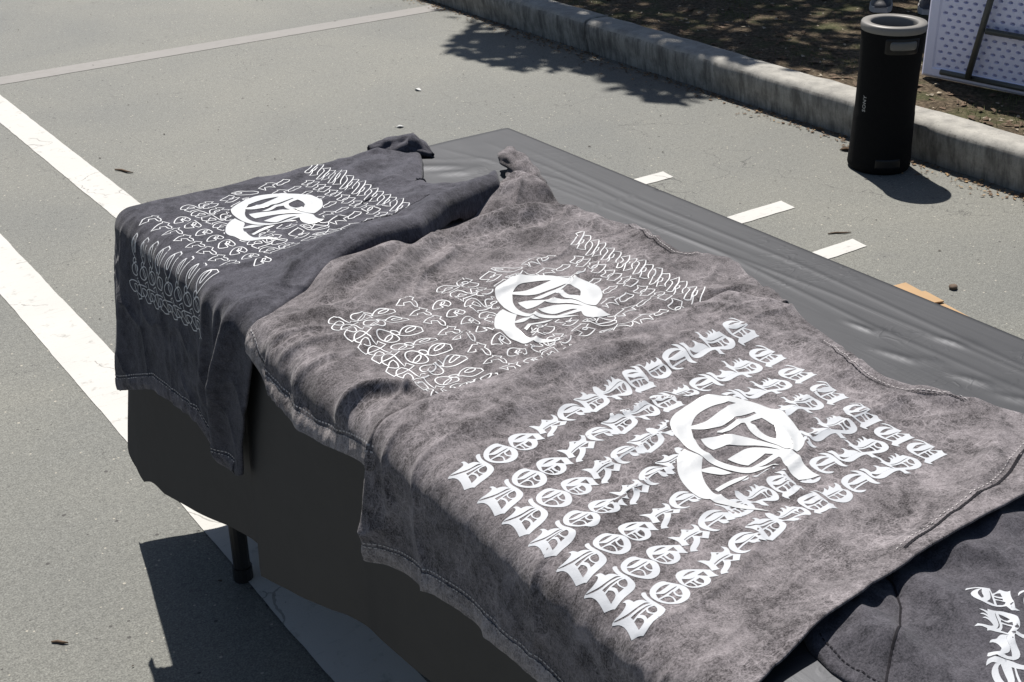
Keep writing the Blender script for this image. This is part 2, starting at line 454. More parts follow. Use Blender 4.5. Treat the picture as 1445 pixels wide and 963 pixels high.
# ------------------------------------------------------------------ setting
def sheet(name, x0, x1, y0, y1, z, m, kind='structure', nx=1, ny=1, hf=None):
    xs = np.linspace(x0, x1, nx + 1); ys = np.linspace(y0, y1, ny + 1)
    X, Y = np.meshgrid(xs, ys)
    Z = np.full(X.shape, z) if hf is None else z + hf(X, Y)
    v = np.c_[X.ravel(), Y.ravel(), Z.ravel()]
    f = [(j * (nx + 1) + i, j * (nx + 1) + i + 1, (j + 1) * (nx + 1) + i + 1, (j + 1) * (nx + 1) + i) for j in range(ny) for i in range(nx)]
    o = link_mesh(name, v, f, m, smooth=hf is not None)
    return tag(o, kind=kind)

sheet("ground", -400, 400, -400, 400, -0.02, M_SOIL)
sheet("road", -60, 3.80, -80, 120, 0.0, M_ASPHALT)

def stripe(name, pts, z, m):
    out = []
    for i in range(len(pts)):
        (x0, y0), (x1, y1) = pts[i], pts[(i + 1) % len(pts)]
        ln = math.hypot(x1 - x0, y1 - y0); k = max(1, int(ln / 0.012)); nx_, ny_ = -(y1 - y0) / ln, (x1 - x0) / ln
        for j in range(k):
            t = j / k; px_, py_ = x0 + (x1 - x0) * t, y0 + (y1 - y0) * t
            d_ = 0.0022 * float(fbm(np.array([t * ln * 18 + i * 31.0]), np.array([i * 7.3 + x0]), 41, 3)[0]) if j else 0.0
            out.append((px_ + nx_ * d_, py_ + ny_ * d_))
    pts = out
    return tag(link_mesh(name, [(x, y, z) for x, y in pts], [tuple(range(len(pts)))], m, smooth=False), kind='structure')

stripe("painted_line", [(1.245, -12), (1.358, -12), (1.368, 6.02), (1.252, 6.02)], 0.002, M_WHITE)
stripe("painted_line", [(0.738, -12), (0.858, -12), (0.905, 4.3), (0.770, 4.3)], 0.002, M_WHITE)
stripe("painted_line", [(-9, 5.93), (3.72, 5.985), (3.72, 6.115), (-9, 6.06)], 0.0015, M_GREY)
for yy, xe_, w in ((3.325, 2.965, .062), (2.865, 3.085, .068), (2.50, 3.022, .062)):
    stripe("stall_tick", [(2.05, yy - w / 2), (xe_ - .006, yy - w / 2 - .004), (xe_ + .004, yy + w / 2), (2.05, yy + w / 2)], 0.002, M_WHITE)

# kerb: separate cast stones with a dark joint between them
def kerb_stone(y0, y1, seed):
    ny = max(2, int((y1 - y0) / 0.03))
    ys = np.linspace(y0 + 0.009, y1 - 0.009, ny + 1)
    prof = [(3.782, -0.02), (3.778, 0.02), (3.764, 0.075), (3.757, 0.115), (3.762, 0.134), (3.775, 0.146), (3.80, 0.150), (3.84, 0.151), (3.88, 0.150), (3.902, 0.146), (3.911, 0.134), (3.913, 0.06), (3.913, -0.02)]
    v = []; f = []
    k = len(prof)
    for y in ys:
        for j, (x, z) in enumerate(prof):
            nz = float(vnoise(np.array([y * 9.0]), np.array([j * 1.7 + seed * 5.0]), 3)[0])
            n2 = float(vnoise(np.array([y * 40.0]), np.array([j * 3.1]), 9)[0])
            e = 0.35 if j in (0, 12) else 1.0
            v.append((x + (0.0030 * nz + 0.0012 * n2) * e, y, z + (0.0022 * nz) * e))
    for i in range(ny):
        for j in range(k - 1):
            f.append((i * k + j, i * k + j + 1, (i + 1) * k + j + 1, (i + 1) * k + j))
    f.append(tuple(range(k))[::-1]); f.append(tuple(range(ny * k, ny * k + k)))
    o = link_mesh("kerb", v, f, M_CONC)
    return tag(o, kind='structure')
joints = [-14, -11.05, -8.1, -5.15, -2.2, 0.75, 1.9, 4.83, 7.8, 10.8, 13.8]
for i in range(len(joints) - 1):
    kerb_stone(joints[i], joints[i + 1], i)

sheet("bare_earth", 3.905, 40, -14, 60, 0.118, M_SOIL, nx=240, ny=260,
      hf=lambda X, Y: (0.012 * fbm(X * 2.2, Y * 2.2, 5, 4) + 0.008 * fbm(X * 14, Y * 14, 8, 3)) * sstep(3.9, 4.0, X) + 0.10 * sstep(6, 14, X))

# ------------------------------------------------------------------ table and its cover
XE, XR, YB, YN, ZT = 0.690, 1.474, 2.150, 0.320, 0.752

def arc(s, rad):
    """overhang length s bent over an edge of radius rad -> outward shift, drop, lean angle"""
    th = np.clip(s / rad, 0, math.pi / 2)
    rest = np.maximum(0, s - rad * math.pi / 2)
    return rad * np.sin(th), rad * (1 - np.cos(th)) + rest, th, rest

def xr_edge(b): return np.interp(b, [0.9, 2.15], [1.494, 1.474])

def drape(a, b, h, rad, flare_x=0.04, flare_y=0.05, wave=None, ztop=ZT, right=True, cap=None):
    """map cloth point (a,b), lying flat at world (a,b) on the table top, to its draped place; h = height over the surface"""
    a = np.asarray(a, float); b = np.asarray(b, float)
    sl = np.maximum(0, XE - a); xr = xr_edge(b); sr = np.maximum(0, a - xr) if right else np.zeros_like(a)
    sb = np.maximum(0, b - YB); sn = np.maximum(0, YN - b)
    sx = sl + sr; sy = sb + sn
    hy = np.maximum(np.hypot(sx, sy), 1e-9)
    d = (sx ** 2.2 + sy ** 2.2) ** (1 / 2.2)
    if cap is not None: d = np.where((sx > 0) & (sy > 0), np.minimum(d, cap), d)
    dirx = np.where(sl > 0, -1.0, 1.0) * sx / hy
    diry = np.where(sb > 0, 1.0, -1.0) * sy / hy
    out, drop, th, rest = arc(d, rad)
    fx = flare_x if not callable(flare_x) else flare_x(a, b)
    fy = flare_y if not callable(flare_y) else flare_y(a, b)
    ox = dirx * (out + fx * rest); oy = diry * (out + fy * rest)
    if wave is not None:
        w = wave(a, b, rest)
        ox = ox + dirx * w; oy = oy + diry * w
    x = np.clip(a, XE, xr if right else 1e9) + ox
    y = np.clip(b, YN, YB) + oy
    z = ztop - drop
    nx = dirx * np.sin(th); ny = diry * np.sin(th); nz = np.cos(th)
    return np.stack([x + nx * h, y + ny * h, z + nz * h], -1)

def poly_dist(X, Y, pts):
    """distance to a polyline, position along it 0..1, and signed side"""
    best = np.full(X.shape, 1e9); tt = np.zeros(X.shape); sd = np.zeros(X.shape)
    L = [0.0]
    for p, q in zip(pts[:-1], pts[1:]): L.append(L[-1] + math.hypot(q[0] - p[0], q[1] - p[1]))
    for i, (p, q) in enumerate(zip(pts[:-1], pts[1:])):
        dx, dy = q[0] - p[0], q[1] - p[1]
        ll = dx * dx + dy * dy
        t = np.clip(((X - p[0]) * dx + (Y - p[1]) * dy) / ll, 0, 1)
        ex = X - p[0] - t * dx; ey = Y - p[1] - t * dy
        d = np.hypot(ex, ey)
        s = np.sign(dx * ey - dy * ex)
        k = d < best
        best = np.where(k, d, best); tt = np.where(k, (L[i] + t * math.sqrt(ll)) / L[-1], tt); sd = np.where(k, s, sd)
    return best, tt, sd

def ridges(X, Y, folds):
    h = np.zeros(X.shape)
    for pts, amp, wl, wr in folds:
        d, t, s = poly_dist(X, Y, pts)
        w = np.where(s > 0, wl, wr)
        taper = np.sin(np.pi * np.clip(t, 0.03, 0.97)) ** 0.6
        h = h + amp * np.exp(-(d / w) ** 2) * taper
    return h

# table (folding, black legs)
tb = tag(empty("folding_table", (1.08, 1.235, 0)), "black legged folding table standing under the dark plastic cover", "table")
def local(bm, o):
    bmesh.ops.translate(bm, vec=-Vector(o.location), verts=bm.verts)
    return bm
M_BLACK = simple("black_powder_coat", (0.012, 0.012, 0.013), 0.45, noise=0.2)
M_PANEL = simple("table_plastic", (0.55, 0.55, 0.56), 0.55, noise=0.05)
bm = bmesh.new(); add_box(bm, (1.082, 1.235, 0.725), (0.752, 1.80, 0.045), bevel=0.008)
bm_obj("tabletop", local(bm, tb), M_PANEL, tb)
for ly in (2.055, 0.45):
    for lx in (0.765, 1.40):
        bm = bmesh.new()
        add_tube(bm, [(lx, ly, 0.0), (lx, ly, 0.70)], 0.0165, 14)
        add_tube(bm, [(lx, ly, 0.0), (lx, ly, 0.03)], 0.0195, 14)
        bm_obj("leg", local(bm, tb), M_BLACK, tb, smooth=False)
    bm = bmesh.new(); add_tube(bm, [(0.765, ly, 0.35), (1.40, ly, 0.35)], 0.011, 10)
    bm_obj("crossbar", local(bm, tb), M_BLACK, tb)

# plastic cover
def left_hang(b):
    return np.interp(b, [0.2, 1.1, 1.17, 1.24, 1.41, 1.53, 1.683, 1.697, 1.85, 2.12, 2.3], [0.34, 0.34, 0.345, 0.352, 0.39, 0.425, 0.482, 0.436, 0.478, 0.556, 0.565])
NA = 400; NB = 260
sA = np.linspace(0, 1, NA); tB = np.linspace(0, 1, NB)
SS, TT = np.meshgrid(sA, tB, indexing='ij')
bb = (YN - 0.40) + TT * (YB + 0.56 - (YN - 0.40))
la = XE - left_hang(bb); ra = XR + 0.42
aa = la + SS * (ra - la)
def cover_h(X, Y):
    h = 0.0012 + 0.0012 * fbm(X * 5, Y * 2.2, 21, 4)
    h = h + ridges(X, Y, [
        ([(1.43, 2.05), (1.425, 1.7), (1.44, 1.3), (1.43, 0.9), (1.45, 0.5)], 0.0007, .0045, .0065),
        ([(1.36, 1.85), (1.375, 1.4), (1.365, 1.1), (1.38, 0.7)], 0.0007, .0040, .0065),
        ([(1.33, 1.98), (1.36, 1.6), (1.40, 1.2), (1.415, 0.95), (1.42, .7)], 0.0007, .0040, .006),
        ([(1.39, 2.10), (1.40, 1.9), (1.395, 1.6), (1.41, 1.35)], 0.0007, .0035, .006),
        ([(1.30, 2.12), (1.335, 2.0), (1.375, 1.84), (1.39, 1.7)], 0.0007, .0045, .007),
        ([(1.22, 2.12), (1.27, 2.06), (1.33, 2.02), (1.38, 1.95)], 0.0007, .0045, .007),
        ([(1.31, 1.04), (1.325, .99), (1.36, .96)], 0.0022, .008, .006),
        ([(1.335, .93), (1.35, .89), (1.375, .875)], 0.0022, .008, .006),
        ([(1.335, .86), (1.36, .82), (1.38, .81)], 0.0026, .007, .006),
        ([(1.40, 1.02), (1.415, .98), (1.435, .975)], 0.0022, .007, .005),
        ([(1.345, 1.12), (1.35, 1.08), (1.37, 1.06)], 0.0022, .006, .005),
        ([(0.80, 0.55), (0.84, 0.48), (0.86, 0.40)], 0.0050, .009, .007),
        ([(0.74, 0.60), (0.78, 0.52), (0.80, 0.42)], 0.0050, .009, .007),
        ([(1.18, 2.07), (1.23, 2.035), (1.28, 2.00)], 0.0030, .014, .010),
        ([(1.21, 2.00), (1.26, 1.975), (1.31, 1.985)], 0.0030, .012, .010),
    ])
    return h
def cover_wave(a, b, rest):
    along = np.where(a < XE, b, np.where(a > XR, b + 3.0, a + 7.0))
    w = np.clip(rest / 0.5, 0, 1.2)
    calm = 1 - 0.85 * sstep(1.75, 2.05, b) * (a < XE)
    return w * calm * (0.011 * vnoise(along * 5.0, along * 0 + 2.0, 4) + 0.004 * np.sin(along * 17 + 2 * np.sin(along * 5)) + 0.002 * vnoise(along * 23, rest * 4, 6)) \
        + np.where((a < XE) & (b < 1.69) & (b > 1.35), 0.010 * np.clip(rest / 0.25, 0, 1) * sstep(1.693, 1.683, b) * sstep(1.35, 1.55, b), 0)
P = drape(aa, bb, cover_h(aa, bb), 0.016, flare_x=0.03, wave=cover_wave, flare_y=lambda a, b: np.where(b > YB, np.interp(a, [XE - .5, XE, 1.45], [.42, .42, .10]), 0.08), cap=0.592)
P[..., 2] = np.maximum(P[..., 2], 0.02)
P[..., 1] -= np.where((bb < YB), 0, 0)
def grid_faces(n, k): return [(i * k + j, (i + 1) * k + j, (i + 1) * k + j + 1, i * k + j + 1) for i in range(n - 1) for j in range(k - 1)]
cover = link_mesh("tablecloth", P.reshape(-1, 3), grid_faces(NA, NB), M_FILM, uv=np.c_[aa.ravel(), bb.ravel()])
tag(cover, "dark grey plastic sheet draped over the table under the shirts", "tablecloth")

# ------------------------------------------------------------------ shirts
class Shirt:
    """height field over the table, bent over the edges; surface(a,b) gives the world point"""
    def __init__(s, hfun, rad, flare_x, flare_y, wave=None):
        s.h = hfun; s.rad = rad; s.fx = flare_x; s.fy = flare_y; s.wave = wave
    def surface(s, a, b, off=0.0):
        a = np.asarray(a, float); b = np.asarray(b, float)
        return drape(a, b, s.h(a, b) + off, s.rad, s.fx, s.fy, s.wave, right=False)

def crinkle(X, Y, seed, amp=1.0, ang=0.3):
    u = X * math.cos(ang) + Y * math.sin(ang); v = -X * math.sin(ang) + Y * math.cos(ang)
    r = 1 - np.abs(fbm(u * 5 + 0.8 * fbm(X * 6, Y * 6, seed + 9, 2), v * 13, seed, 3))
    return amp * (0.0042 * fbm(X * 7, Y * 7, seed + 1, 3) + 0.0055 * (r ** 5) + 0.0006 * fbm(X * 40, Y * 40, seed + 2, 3))

def build_body(name, sh, hem, top, lo, hi, na, nb, m, parent, warp=None, thick=0.0030):
    s = np.linspace(0, 1, na); t = np.linspace(0, 1, nb)
    S_, T_ = np.meshgrid(s, t, indexing='ij')
    tb_ = T_
    b0 = lo(np.zeros_like(T_) + 0.9); b1 = hi(np.zeros_like(T_) + 0.9)
    bref = b0 + tb_ * (b1 - b0)
    a = hem(bref) + S_ * (top(bref) - hem(bref))
    b = lo(a) + tb_ * (hi(a) - lo(a))
    a = hem(b) + S_ * (top(b) - hem(b))
    Pn = sh.surface(a, b)
    o = link_mesh(name, Pn.reshape(-1, 3), grid_faces(na, nb), m, parent, uv=np.c_[a.ravel(), b.ravel()])
    md = o.modifiers.new("cloth_thickness", 'SOLIDIFY'); md.thickness = thick; md.offset = -1.0 if True else 1.0
    return o, a, b

def interp(xs, ys): return lambda v: np.interp(v, xs, ys)

def stitch_line(name, sh, pts, m, parent, dash=0.0042, gap=0.0022, w=0.0011, off=0.0008, ridge=None):
    """a run of raised stitches along a cloth polyline"""
    P2 = np.array(pts, float)
    seg = np.hypot(*np.diff(P2, axis=0).T); L = np.r_[0, np.cumsum(seg)]
    v = []; f = []
    s0 = 0.0
    while s0 + dash < L[-1]:
        q = [np.array([np.interp(s0 + dash * k, L, P2[:, 0]), np.interp(s0 + dash * k, L, P2[:, 1])]) for k in (0, .5, 1)]
        d = q[2] - q[0]; d /= max(1e-9, np.hypot(*d)); nn = np.array([-d[1], d[0]]) * w / 2
        base = len(v)
        for k, c in enumerate(q):
            hgt = off + (0.0006 if k == 1 else 0.0)
            for sg in (-1, 1):
                v.append(sh.surface(c[0] + sg * nn[0], c[1] + sg * nn[1], hgt))
        f += [(base, base + 1, base + 3, base + 2), (base + 2, base + 3, base + 5, base + 4)]
        s0 += dash + gap
    return link_mesh(name, v, f, m, parent)

def inside(poly, X, Y):
    r = np.zeros(X.shape, bool)
    n = len(poly)
    for i in range(n):
        x0, y0 = poly[i]; x1, y1 = poly[(i + 1) % n]
        if y0 == y1: continue
        k = ((y0 > Y) != (y1 > Y)) & (X < (x1 - x0) * (Y - y0) / (y1 - y0) + x0)
        r ^= k
    return r

def fill_contours(conts, step):
    """painter-style polygon fill (+ adds, - cuts) -> verts2d, tris"""
    pts = []; edges = []
    for sg, poly in conts:
        q = []
        n = len(poly)
        for i in range(n):
            x0, y0 = poly[i]; x1, y1 = poly[(i + 1) % n]
            k = max(1, int(math.hypot(x1 - x0, y1 - y0) / step))
            for j in range(k): q.append((x0 + (x1 - x0) * j / k, y0 + (y1 - y0) * j / k))
        b0 = len(pts)
        pts += q
        edges += [(b0 + i, b0 + (i + 1) % len(q)) for i in range(len(q))]
    A = np.array(pts)
    mn, mx = A.min(0), A.max(0)
    gx, gy = np.meshgrid(np.arange(mn[0], mx[0], step), np.arange(mn[1], mx[1], step))
    gx = gx.ravel(); gy = gy.ravel()
    st = np.zeros(gx.shape, bool)
    for sg, poly in conts:
        k = inside(poly, gx, gy); st = np.where(k, sg == '+', st)
    pts += list(zip(gx[st], gy[st]))
    r = delaunay_2d_cdt([Vector(p) for p in pts], edges, [], 0, 1e-6)
    V = np.array([(v.x, v.y) for v in r[0]])
    F = np.array([f for f in r[2] if len(f) == 3])
    cen = V[F].mean(1)
    st = np.zeros(len(F), bool)
    for sg, poly in conts:
        k = inside(poly, cen[:, 0], cen[:, 1]); st = np.where(k, sg == '+', st)
    return V, F[st]

def round_poly(poly, it=1):
    """corner-preserving smoothing: cuts only shallow corners"""
    P_ = [np.array(p, float) for p in poly]
    for _ in range(it):
        out = []
        n = len(P_)
        for i in range(n):
            a, b, c = P_[i - 1], P_[i], P_[(i + 1) % n]
            u = b - a; v = c - b
            lu, lv = np.hypot(*u), np.hypot(*v)
            if lu < 1e-6 or lv < 1e-6: out.append(b); continue
            cs = (u @ v) / lu / lv
            if cs > 0.55: out += [b - u * 0.25, b + v * 0.25]
            else: out.append(b)
        P_ = out
    return [tuple(p) for p in P_]

def ribbon(path, w, step):
    """closed outline -> quads of a thin drawn line"""
    q = []
    n = len(path)
    for i in range(n):
        p0 = np.array(path[i]); p1 = np.array(path[(i + 1) % n])
        k = max(1, int(np.hypot(*(p1 - p0)) / step))
        for j in range(k): q.append(p0 + (p1 - p0) * j / k)
    q = np.array(q)
    d = np.roll(q, -1, 0) - np.roll(q, 1, 0)
    d /= np.maximum(1e-9, np.hypot(d[:, 0], d[:, 1]))[:, None]
    nn = np.c_[-d[:, 1], d[:, 0]] * w / 2
    return q + nn, q - nn

def print_mesh(name, sh, V, F, m, parent, off):
    p = sh.surface(V[:, 0], V[:, 1], off)
    return link_mesh(name, p, F, m, parent)

_fixw = []
def orient2(o):
    me = o.data
    if sum(-p.normal.x * p.area for p in me.polygons) < 0: me.flip_normals()
    return o

def orient(o):
    me = o.data
    up = sum(p.normal.z * p.area for p in me.polygons)
    if up < 0: me.flip_normals()
    return o

def concat(parts):
    V = []; F = []; n = 0
    for v, f in parts:
        V.append(v); F.append(np.asarray(f) + n); n += len(v)
    return np.concatenate(V), np.concatenate(F)

GLYPH={'D':[('+',[[833,102],[873,91],[831,50],[807,6],[811,-52],[834,-112],[841,-174],[828,-220],[789,-257],[731,-282],[636,-310],[485,-338],[322,-360],[182,-383],[137,-386],[116,-363],[2,-315],[44,-235],[66,-169],[71,-113],[49,-59],[-22,-4],[-3,11],[80,14],[154,4],[243,10],[324,31],[358,62],[330,89],[404,90],[440,67],[453,20],[525,22],[605,9],[661,-19],[688,-50],[689,-3],[710,50],[743,86],[789,100]]),('-',[[33,13],[154,-36],[247,-61],[353,-66],[508,-55],[633,-49],[707,-76],[542,-75],[418,-81],[289,-90],[214,-81],[95,-38],[38,-4]]),('-',[[704,-107],[591,-100],[424,-111],[312,-117],[232,-117],[228,-160],[375,-139],[548,-118]]),('-',[[714,-135],[707,-172],[662,-210],[598,-237],[531,-240],[488,-219],[480,-178],[514,-148],[590,-133]]),('-',[[476,-147],[445,-178],[447,-216],[488,-252],[355,-270],[374,-239],[383,-201],[346,-163]]),('-',[[213,-185],[282,-174],[317,-206],[319,-244],[287,-286],[162,-310],[187,-250]])],'O':[('+',[[1431,134],[1467,94],[1531,50],[1613,-11],[1653,-55],[1647,-111],[1596,-171],[1533,-209],[1432,-242],[1319,-253],[1192,-245],[1073,-208],[971,-160],[890,-101],[860,-38],[871,14],[936,69],[1022,109],[1157,139],[1313,154]]),('-',[[1459,56],[1351,82],[1215,78],[1098,55],[1053,36],[1130,29],[1304,41]]),('-',[[1539,-9],[1440,-8],[1294,-17],[1166,-23],[1078,0],[1027,19],[980,-17],[965,-55],[1105,-45],[1289,-33],[1476,-21]]),('-',[[1519,-50],[1499,-101],[1437,-148],[1385,-138],[1363,-104],[1379,-66]]),('-',[[1356,-49],[1321,-88],[1323,-133],[1382,-172],[1283,-188],[1205,-186],[1240,-146],[1252,-107],[1209,-65]]),('-',[[963,-76],[1091,-66],[1178,-76],[1217,-107],[1200,-149],[1163,-183],[1086,-168],[1008,-126]])],'G':[('+',[[1724,123],[1798,151],[1911,160],[2036,149],[2174,111],[2334,52],[2453,-3],[2433,-53],[2415,-102],[2427,-147],[2255,-96],[2217,-139],[2161,-172],[2072,-193],[1971,-196],[1855,-181],[1779,-157],[1707,-118],[1667,-68],[1635,-7],[1662,55]]),('-',[[2184,70],[2099,96],[1976,95],[1833,70],[1950,68]]),('-',[[2302,18],[2117,7],[2269,-69]]),('-',[[2043,-7],[1933,-8],[1846,11],[1764,45],[1722,15],[1699,-30],[1889,-19]]),('-',[[2085,-43],[2099,-82],[2073,-122],[2007,-147],[1966,-114],[1966,-56]]),('-',[[1916,-47],[1904,-83],[1913,-117],[1958,-151],[1848,-146],[1872,-93],[1852,-46]]),('-',[[1706,-46],[1810,-49],[1833,-88],[1825,-139],[1758,-116],[1715,-81]])],'K':[('+',[[2434,185],[2531,164],[2640,109],[2728,129],[2809,166],[2853,206],[2938,175],[3028,136],[3127,141],[3161,163],[3158,217],[3219,190],[3250,159],[3222,112],[3168,74],[3194,45],[3301,-11],[3115,-87],[2976,-29],[2901,-75],[2784,-116],[2652,-146],[2652,-178],[2496,-144],[2538,-109],[2615,-82],[2724,-57],[2833,-13],[2863,33],[2646,13],[2618,-28],[2613,-63],[2456,-29],[2494,18],[2512,67],[2490,122]]),('-',[[2925,158],[2973,140],[2898,134]]),('-',[[3139,65],[3036,74],[2890,70],[2755,58],[2645,42],[2646,30],[2742,44],[2877,56],[3022,60]]),('-',[[3167,31],[2908,40],[3042,-28]])],'E':[('+',[[3997,158],[3933,211],[3840,250],[3702,266],[3553,256],[3430,232],[3326,191],[3261,137],[3255,81],[3288,26],[3357,-23],[3450,-47],[3537,-48],[3461,-16],[3406,21],[3398,60],[3574,81],[3723,85],[3725,40],[3755,3],[3878,-13],[3875,25],[4044,-24],[4035,20],[4068,82],[4059,104],[3971,145]]),('-',[[3846,200],[3975,147],[3996,157],[3867,204],[3753,212],[3616,208],[3524,187],[3682,189]]),('-',[[3936,121],[3810,122],[3646,118],[3542,137],[3465,160],[3417,119],[3397,83],[3611,107],[3912,115]]),('-',[[3925,95],[3774,91],[3898,39]])],'d':[('+',[[4841,364],[4881,355],[4839,320],[4815,282],[4820,233],[4842,182],[4849,129],[4836,90],[4797,59],[4739,38],[4644,14],[4493,-10],[4330,-29],[4190,-48],[4145,-51],[4124,-31],[4010,9],[4052,78],[4074,134],[4079,182],[4057,228],[3986,275],[4005,287],[4088,290],[4162,281],[4251,286],[4332,304],[4366,330],[4338,353],[4412,354],[4448,334],[4461,295],[4533,296],[4613,285],[4669,261],[4696,235],[4697,275],[4718,320],[4751,351],[4797,362]]),('-',[[4041,288],[4162,247],[4256,226],[4361,222],[4516,231],[4641,236],[4715,213],[4550,214],[4426,209],[4297,201],[4222,209],[4103,246],[4047,274]]),('-',[[4712,186],[4599,193],[4432,183],[4320,178],[4240,178],[4236,142],[4383,159],[4556,177]]),('-',[[4722,163],[4715,131],[4670,98],[4606,76],[4539,73],[4496,92],[4488,126],[4522,152],[4598,164]]),('-',[[4484,153],[4453,126],[4455,94],[4496,63],[4363,48],[4382,74],[4391,107],[4355,139]]),('-',[[4221,120],[4290,129],[4325,102],[4328,70],[4295,34],[4170,14],[4195,65]])],'P':[('+',[[4783,374],[4860,362],[4905,324],[4912,274],[4954,248],[5028,258],[5098,295],[5073,336],[5151,318],[5167,286],[5232,331],[5223,366],[5290,352],[5302,305],[5348,320],[5380,373],[5410,351],[5435,310],[5501,301],[5540,261],[5586,217],[5607,161],[5581,97],[5520,46],[5441,13],[5364,15],[5275,37],[5118,105],[5115,65],[5100,-7],[4990,44],[4991,90],[4930,138],[4807,157],[4707,220],[4690,278],[4712,322]]),('-',[[5539,234],[5442,254],[5249,240],[5073,221],[4947,225],[4880,239],[4964,227],[5080,230],[5268,249],[5450,264]]),('-',[[5278,208],[5291,162],[5263,109],[5124,134],[4934,147],[4883,181],[4859,215],[4975,199],[5141,201]]),('-',[[5327,211],[5398,206],[5357,148],[5385,96],[5284,106],[5314,153]]),('-',[[5454,207],[5523,213],[5515,164],[5441,106],[5391,125],[5395,165]])],'A':[('+',[[6058,383],[6142,366],[6192,356],[6238,325],[6229,268],[6197,214],[6190,146],[6179,102],[6140,84],[6128,72],[6207,38],[6154,-12],[6176,-47],[6073,-30],[5887,-25],[5668,-18],[5658,-51],[5603,-10],[5591,36],[5681,72],[5630,132],[5638,214],[5662,291],[5714,342],[5808,367],[5918,360],[6023,330],[6100,293],[6097,272],[6126,325],[6101,353]]),('-',[[6092,231],[6011,271],[5905,294],[5792,287],[5877,261],[6000,253]]),('-',[[6120,139],[6004,177],[5858,187],[5780,216],[5730,245],[5702,185],[5870,166],[6053,148]]),('-',[[5838,152],[5703,153],[5720,83],[5790,58],[5837,99]]),('-',[[5882,146],[5942,135],[5923,62],[5853,61],[5873,96]]),('-',[[5993,132],[6065,127],[6088,60],[6026,51],[5945,59],[5945,91]])],'V':[('+',[[6203,360],[6307,355],[6340,338],[6364,274],[6467,291],[6563,339],[6557,280],[6635,296],[6722,342],[6728,273],[6857,293],[6913,351],[6951,309],[6937,263],[6879,217],[6882,199],[6932,170],[6948,125],[6914,72],[6841,33],[6715,3],[6578,-1],[6460,23],[6353,71],[6305,126],[6315,182],[6326,266],[6324,311],[6273,340]]),('-',[[6808,205],[6594,206],[6358,199],[6362,184],[6572,189]]),('-',[[6856,181],[6863,146],[6811,109],[6740,97],[6697,129],[6692,175]]),('-',[[6645,170],[6632,126],[6679,92],[6576,81],[6538,90],[6550,134],[6528,169]]),('-',[[6354,168],[6493,166],[6521,134],[6487,86],[6414,105],[6364,134]])],'C':[('+',[[7601,415],[7718,401],[7792,368],[7832,306],[7805,230],[7756,144],[7721,78],[7758,30],[7682,35],[7616,71],[7601,122],[7615,150],[7394,141],[7114,121],[7143,82],[7292,39],[7220,26],[7106,40],[7025,81],[6992,138],[6994,210],[7026,276],[7085,322],[7221,364],[7392,381],[7539,368],[7675,329],[7686,308],[7695,351],[7651,384]]),('-',[[7682,280],[7602,310],[7449,314],[7286,294],[7172,257],[7264,245],[7465,263]]),('-',[[7636,188],[7462,184],[7274,185],[7141,223],[7095,183],[7096,139],[7360,165],[7624,164]])],'S':[('+',[[7854,387],[7964,370],[7986,327],[7963,265],[8051,244],[8165,261],[8222,299],[8208,341],[8278,323],[8295,271],[8368,251],[8442,217],[8464,162],[8508,117],[8527,87],[8425,101],[8240,94],[8020,77],[7887,97],[7817,144],[7805,190],[7835,248],[7879,319],[7836,373]]),('-',[[8469,158],[8377,177],[8215,172],[8062,165],[7974,186],[7922,234],[7880,203],[7893,164],[8001,158],[8184,172],[8346,177]])],'Q':[('+',[[8558,456],[8633,422],[8608,359],[8599,302],[8641,275],[8722,293],[8786,330],[8782,367],[8832,343],[8828,302],[8888,340],[8892,381],[8942,356],[8923,303],[8993,326],[9044,380],[9063,348],[9051,298],[9140,290],[9168,249],[9211,203],[9264,141],[9237,79],[9178,30],[9062,2],[8928,-2],[8801,15],[8648,60],[8632,-4],[8651,-34],[8515,4],[8539,59],[8518,108],[8476,141],[8492,199],[8477,264],[8487,314],[8464,346],[8523,342],[8573,396]]),('-',[[9146,215],[9042,223],[8868,215],[8718,217],[8605,240],[8564,256],[8612,224],[8708,206],[8874,205],[9048,213]]),('-',[[8817,175],[8837,132],[8795,82],[8658,115],[8529,151],[8545,215],[8650,188]]),('-',[[8879,181],[8967,173],[8925,117],[8969,65],[8843,70],[8876,129]]),('-',[[9030,179],[9133,183],[9130,131],[9055,81],[8989,111],[8985,148]])],'U':[('+',[[9833,437],[9948,425],[10001,382],[10012,321],[9998,264],[10031,187],[9851,179],[9902,148],[10046,91],[9976,32],[10014,-7],[9888,3],[9646,2],[9406,0],[9393,-42],[9334,-3],[9299,46],[9424,84],[9386,158],[9348,245],[9375,320],[9444,369],[9564,399],[9712,401],[9842,369],[9913,320],[9948,282],[9970,343],[9922,402]]),('-',[[9940,273],[9839,316],[9707,334],[9533,311],[9604,279],[9775,290]]),('-',[[9952,200],[9755,205],[9600,219],[9451,268],[9432,195],[9634,194],[9870,193]]),('-',[[9611,172],[9434,171],[9471,96],[9569,78],[9630,129]]),('-',[[9660,172],[9741,173],[9719,132],[9713,92],[9640,94],[9654,132]]),('-',[[9798,171],[9898,134],[9916,96],[9786,89],[9775,136]])]}
